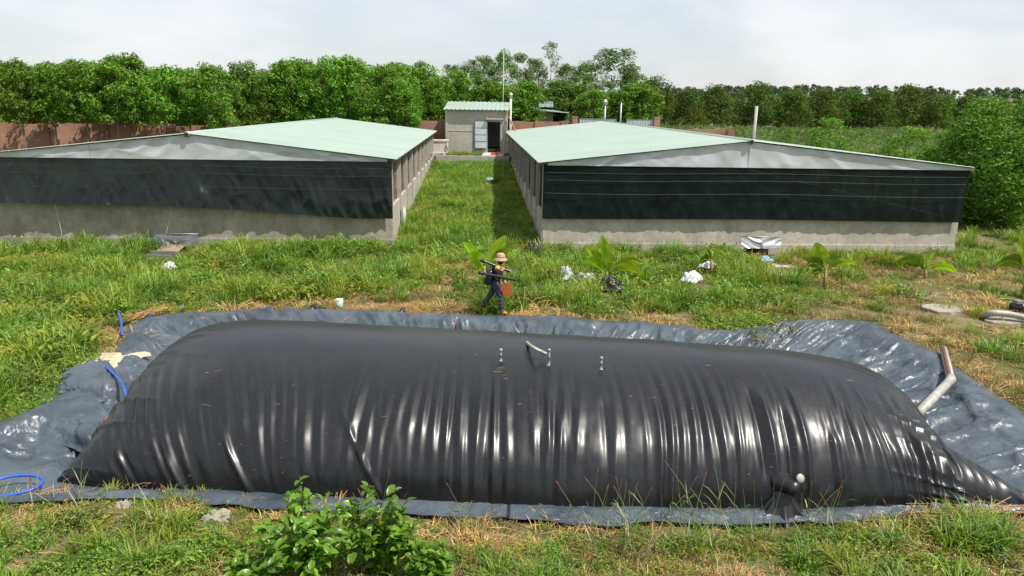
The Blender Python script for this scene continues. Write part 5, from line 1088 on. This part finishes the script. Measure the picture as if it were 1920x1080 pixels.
bone(2, (0.03, -0.15, 1.245), 0.074, (0.03, 0.15, 1.245), 0.074); bone(2, (0.05, 0, 1.24), 0.07, (0.07, 0, 1.32), 0.055)
bone(1, (0.03, -0.18, 1.22), 0.06, (0.02, -0.24, 0.99), 0.05); bone(1, (0.02, -0.24, 0.99), 0.05, (0.13, -0.19, 1.17), 0.042); bone(3, (0.13, -0.19, 1.17), 0.032, (0.16, -0.17, 1.24), 0.03)   # near arm up to the pipe
bone(1, (0.03, 0.18, 1.22), 0.06, (0.06, 0.22, 0.98), 0.05); bone(1, (0.06, 0.22, 0.98), 0.05, (0.18, 0.14, 0.86), 0.042); bone(3, (0.18, 0.14, 0.86), 0.03, (0.22, 0.12, 0.80), 0.03)
bone(4, (0.08, 0, 1.33), 0.055, (0.10, 0, 1.40), 0.085); bone(4, (0.10, 0, 1.40), 0.088, (0.11, 0, 1.47), 0.09); bone(4, (0.18, 0, 1.41), 0.02, (0.20, 0, 1.40), 0.016)   # masked head, nose
bone(5, (0.11, -0.10, 0.045), 0.05, (0.26, -0.10, 0.035), 0.042); bone(5, (-0.38, 0.09, 0.14), 0.048, (-0.29, 0.09, 0.03), 0.04)
# fingers of both hands
for k in range(4): bone(3, (0.16, -0.185 + k * 0.0, 1.235 + k * 0.018 - 0.02), 0.012, (0.20, -0.15, 1.245 + k * 0.018 - 0.02), 0.010)
bone(3, (0.15, -0.17, 1.23), 0.013, (0.17, -0.13, 1.21), 0.011)
for k in range(4): bone(3, (0.22, 0.12, 0.79 + k * 0.012), 0.012, (0.26, 0.09, 0.76 + k * 0.014), 0.010)
bone(3, (0.21, 0.11, 0.82), 0.013, (0.24, 0.07, 0.81), 0.011)
bm_ = MB()
def capsule(b, p, r0, q_, r1):
    d = q_ - p; L = np.linalg.norm(d); d = d / (L + 1e-9); pts = []; rr = []
    for k in range(5): a = -math.pi / 2 + math.pi / 2 * k / 4; pts.append(p + d * r0 * math.sin(a)); rr.append(max(1e-3, r0 * math.cos(a)))
    for k in range(5): a = math.pi / 2 * k / 4; pts.append(q_ + d * r1 * math.sin(a)); rr.append(max(1e-3, r1 * math.cos(a)))
    b.tube(pts, rr, 14)
bones = [(l0, p, r0 * (0.88 if l0 in (0, 1) else 1), q_, r1 * (0.88 if l0 in (0, 1) else 1)) for l0, p, r0, q_, r1 in bones]
for lab, p, r0, q_, r1 in bones: capsule(bm_, p, r0, q_, r1)
tmp = obj('person_tmp', bm_.mesh('person_tmp'))
md = tmp.modifiers.new('r', 'REMESH'); md.mode = 'VOXEL'; md.voxel_size = 0.009
ms_ = tmp.modifiers.new('s', 'SMOOTH'); ms_.factor = 0.5; ms_.iterations = 4
bpy.context.view_layer.update(); dg = bpy.context.evaluated_depsgraph_get(); body_me = bpy.data.meshes.new_from_object(tmp.evaluated_get(dg)); bpy.data.objects.remove(tmp)
nvb = len(body_me.vertices); cb_ = np.zeros(nvb * 3); body_me.vertices.foreach_get('co', cb_); cb_ = cb_.reshape(-1, 3); nb_ = np.zeros(nvb * 3); body_me.vertex_normals.foreach_get('vector', nb_); nb_ = nb_.reshape(-1, 3)
cl_ = cb_[:, 2] < 1.22; cb_ += nb_ * (0.012 * fbm(cb_[:, 2] * 13 + cb_[:, 1] * 6, cb_[:, 0] * 9 + cb_[:, 1] * 9, 701, 3) * cl_ + 0.006 * cl_)[:, None]; body_me.vertices.foreach_set('co', cb_.ravel()); body_me.update()
nf = len(body_me.polygons); cen = np.zeros(nf * 3); body_me.polygons.foreach_get('center', cen); cen = cen.reshape(-1, 3)
best = np.full(nf, 1e9); lab_ = np.zeros(nf, int)
for lab, p, r0, q_, r1 in bones:
    ab = q_ - p; t = np.clip(((cen - p) @ ab) / (ab @ ab + 1e-9), 0, 1); d = np.linalg.norm(cen - p - t[:, None] * ab, axis=1) - (r0 + (r1 - r0) * t); k = d < best; best[k] = d[k]; lab_[k] = lab
# jacket has a yellow yoke, face is covered up to the eyes
body_me.materials.clear()
for m_ in (simple('dark_grey_trousers', (0.055, 0.056, 0.07), 0.85, 0, 0.35, 18, 0.2, 0.5), simple('dark_jacket', (0.022, 0.022, 0.028), 0.8, 0, 0.35, 18, 0.2, 0.4), simple('yellow_yoke', (0.62, 0.33, 0.02), 0.7, 0, 0.15, 14), simple('skin', (0.42, 0.22, 0.14), 0.55, 0, 0.1, 10), simple('black_face_cover', (0.02, 0.02, 0.022), 0.8), simple('orange_shoes', (0.55, 0.22, 0.02), 0.6, 0, 0.15, 12)): body_me.materials.append(m_)
face = (lab_ == 4) & (cen[:, 2] > 1.425) & (cen[:, 0] > 0.12); lab_[face] = 3
body_me.polygons.foreach_set('material_index', lab_.astype(np.int32)); body_me.polygons.foreach_set('use_smooth', np.ones(nf, bool)); body_me.name = 'person_body'
person = tag(obj('person', body_me, None, None, tuple(PX)), 'person in dark work clothes and sun hat carrying pipes along the far bank', 'person')
S_ = 1.0
hatm = simple('tan_hat', (0.36, 0.24, 0.17), 0.85, 0, 0.2, 16)
hat = MB().lathe([(0.18, -0.05), (0.175, -0.035), (0.13, 0.012), (0.112, 0.03), (0.108, 0.09), (0.085, 0.125), (0.03, 0.14), (0.002, 0.142)], (0.105, 0, 1.475), 22)
h_o = part(person, 'sun_hat', hat, hatm, True); part(h_o, 'hat_band', MB().lathe([(0.114, 0), (0.114, 0.025)], (0.105, 0, 1.50), 22), simple('brown_band', (0.16, 0.09, 0.06), 0.8), True)
eye = MB()
for s_ in (-1, 1): eye.lathe([(0.001, -0.012), (0.012, 0), (0.001, 0.012)], (0.186, s_ * 0.035, 1.435), 8)
part(person, 'eyes', eye, M['black_pipe'])
part(person, 'yellow_strap', MB().beam((0.13, -0.10, 1.18), (0.13, -0.11, 0.92), 0.03, 0.02), body_me.materials[2])
# carried things
bp = thing('backpack', 'black backpack on the walking person', 'backpack', tuple(PX + np.array([-0.17, 0, 0.98])))
a, b = np.meshgrid(np.linspace(0, 2 * math.pi, 28), np.linspace(0, math.pi, 18), indexing='ij'); sq = lambda v, e: np.sign(v) * np.abs(v) ** e
part(bp, 'pack_body', MB().grid(sq(np.sin(b), .6) * sq(np.cos(a), .6) * 0.10 - 0.08 * (sq(np.cos(b), .6) < -0.2) * 0.3, sq(np.sin(b), .6) * sq(np.sin(a), .6) * 0.17, sq(np.cos(b), .6) * 0.22), M['blackbag'], True); part(bp, 'pack_pocket', MB().grid(sq(np.sin(b), .6) * sq(np.cos(a), .6) * 0.05 - 0.10, sq(np.sin(b), .6) * sq(np.sin(a), .6) * 0.13, sq(np.cos(b), .6) * 0.11 - 0.09), M['blackbag'], True)
for s_ in (-1, 1): part(bp, 'shoulder_strap', MB().tube(catmull([(0.02, s_ * 0.11, 0.18), (0.16, s_ * 0.11, 0.30), (0.29, s_ * 0.10, 0.2), (0.30, s_ * 0.10, 0.0), (0.1, s_ * 0.13, -0.15)], 5), 0.016, 6), M['blackbag'], True)
def person_pipe(label, a_px, b_px, dy, r):
    a_ = atY(*a_px, PX[1] + dy); b__ = atY(*b_px, PX[1] + dy); t_ = thing('black_pipe', label, 'pipe', tuple(a_), 0, 'pipes carried by the person')
    part(t_, 'tube', MB().tube([a_, b__], r, 16, cap=False).tube([b__, a_], r * 0.86, 16, cap=False), M['black_pipe'], True, world=True); part(t_, 'coupling', MB().tube([a_ + (b__ - a_) * 0.02, a_ + (b__ - a_) * 0.14], r * 1.22, 16), M['black_pipe'], True, world=True); part(t_, 'end_collar', MB().tube([a_ + (b__ - a_) * 0.94, a_ + (b__ - a_) * 0.99], r * 1.1, 16, cap=False), M['black_pipe'], True, world=True)
person_pipe('black pipe resting on the shoulder of the person, upper one', (900, 487), (956, 509), -0.13, 0.037); person_pipe('black pipe under the arm of the person, lower one', (897, 511), (968, 525), -0.26, 0.036)
bd = thing('orange_board', 'orange brown square board hanging at the hip of the person', 'board', tuple(PX + np.array([0.25, 0.05, 0.62]))); m_ = MB(); m_.beam((-0.06, 0, 0.17), (0.04, 0, -0.17), 0.03, 0.30, 0, (1, 0, 0.25)); part(bd, 'board_panel', m_, simple('orange_brown_board', (0.42, 0.12, 0.025), 0.5, 0, 0.15, 8)); part(bd, 'board_edge', MB().beam((0.10, 0.002, 0.20), (0.20, 0.002, -0.13), 0.035, 0.015, 0, (1, 0, 0.25)), M['wood'])
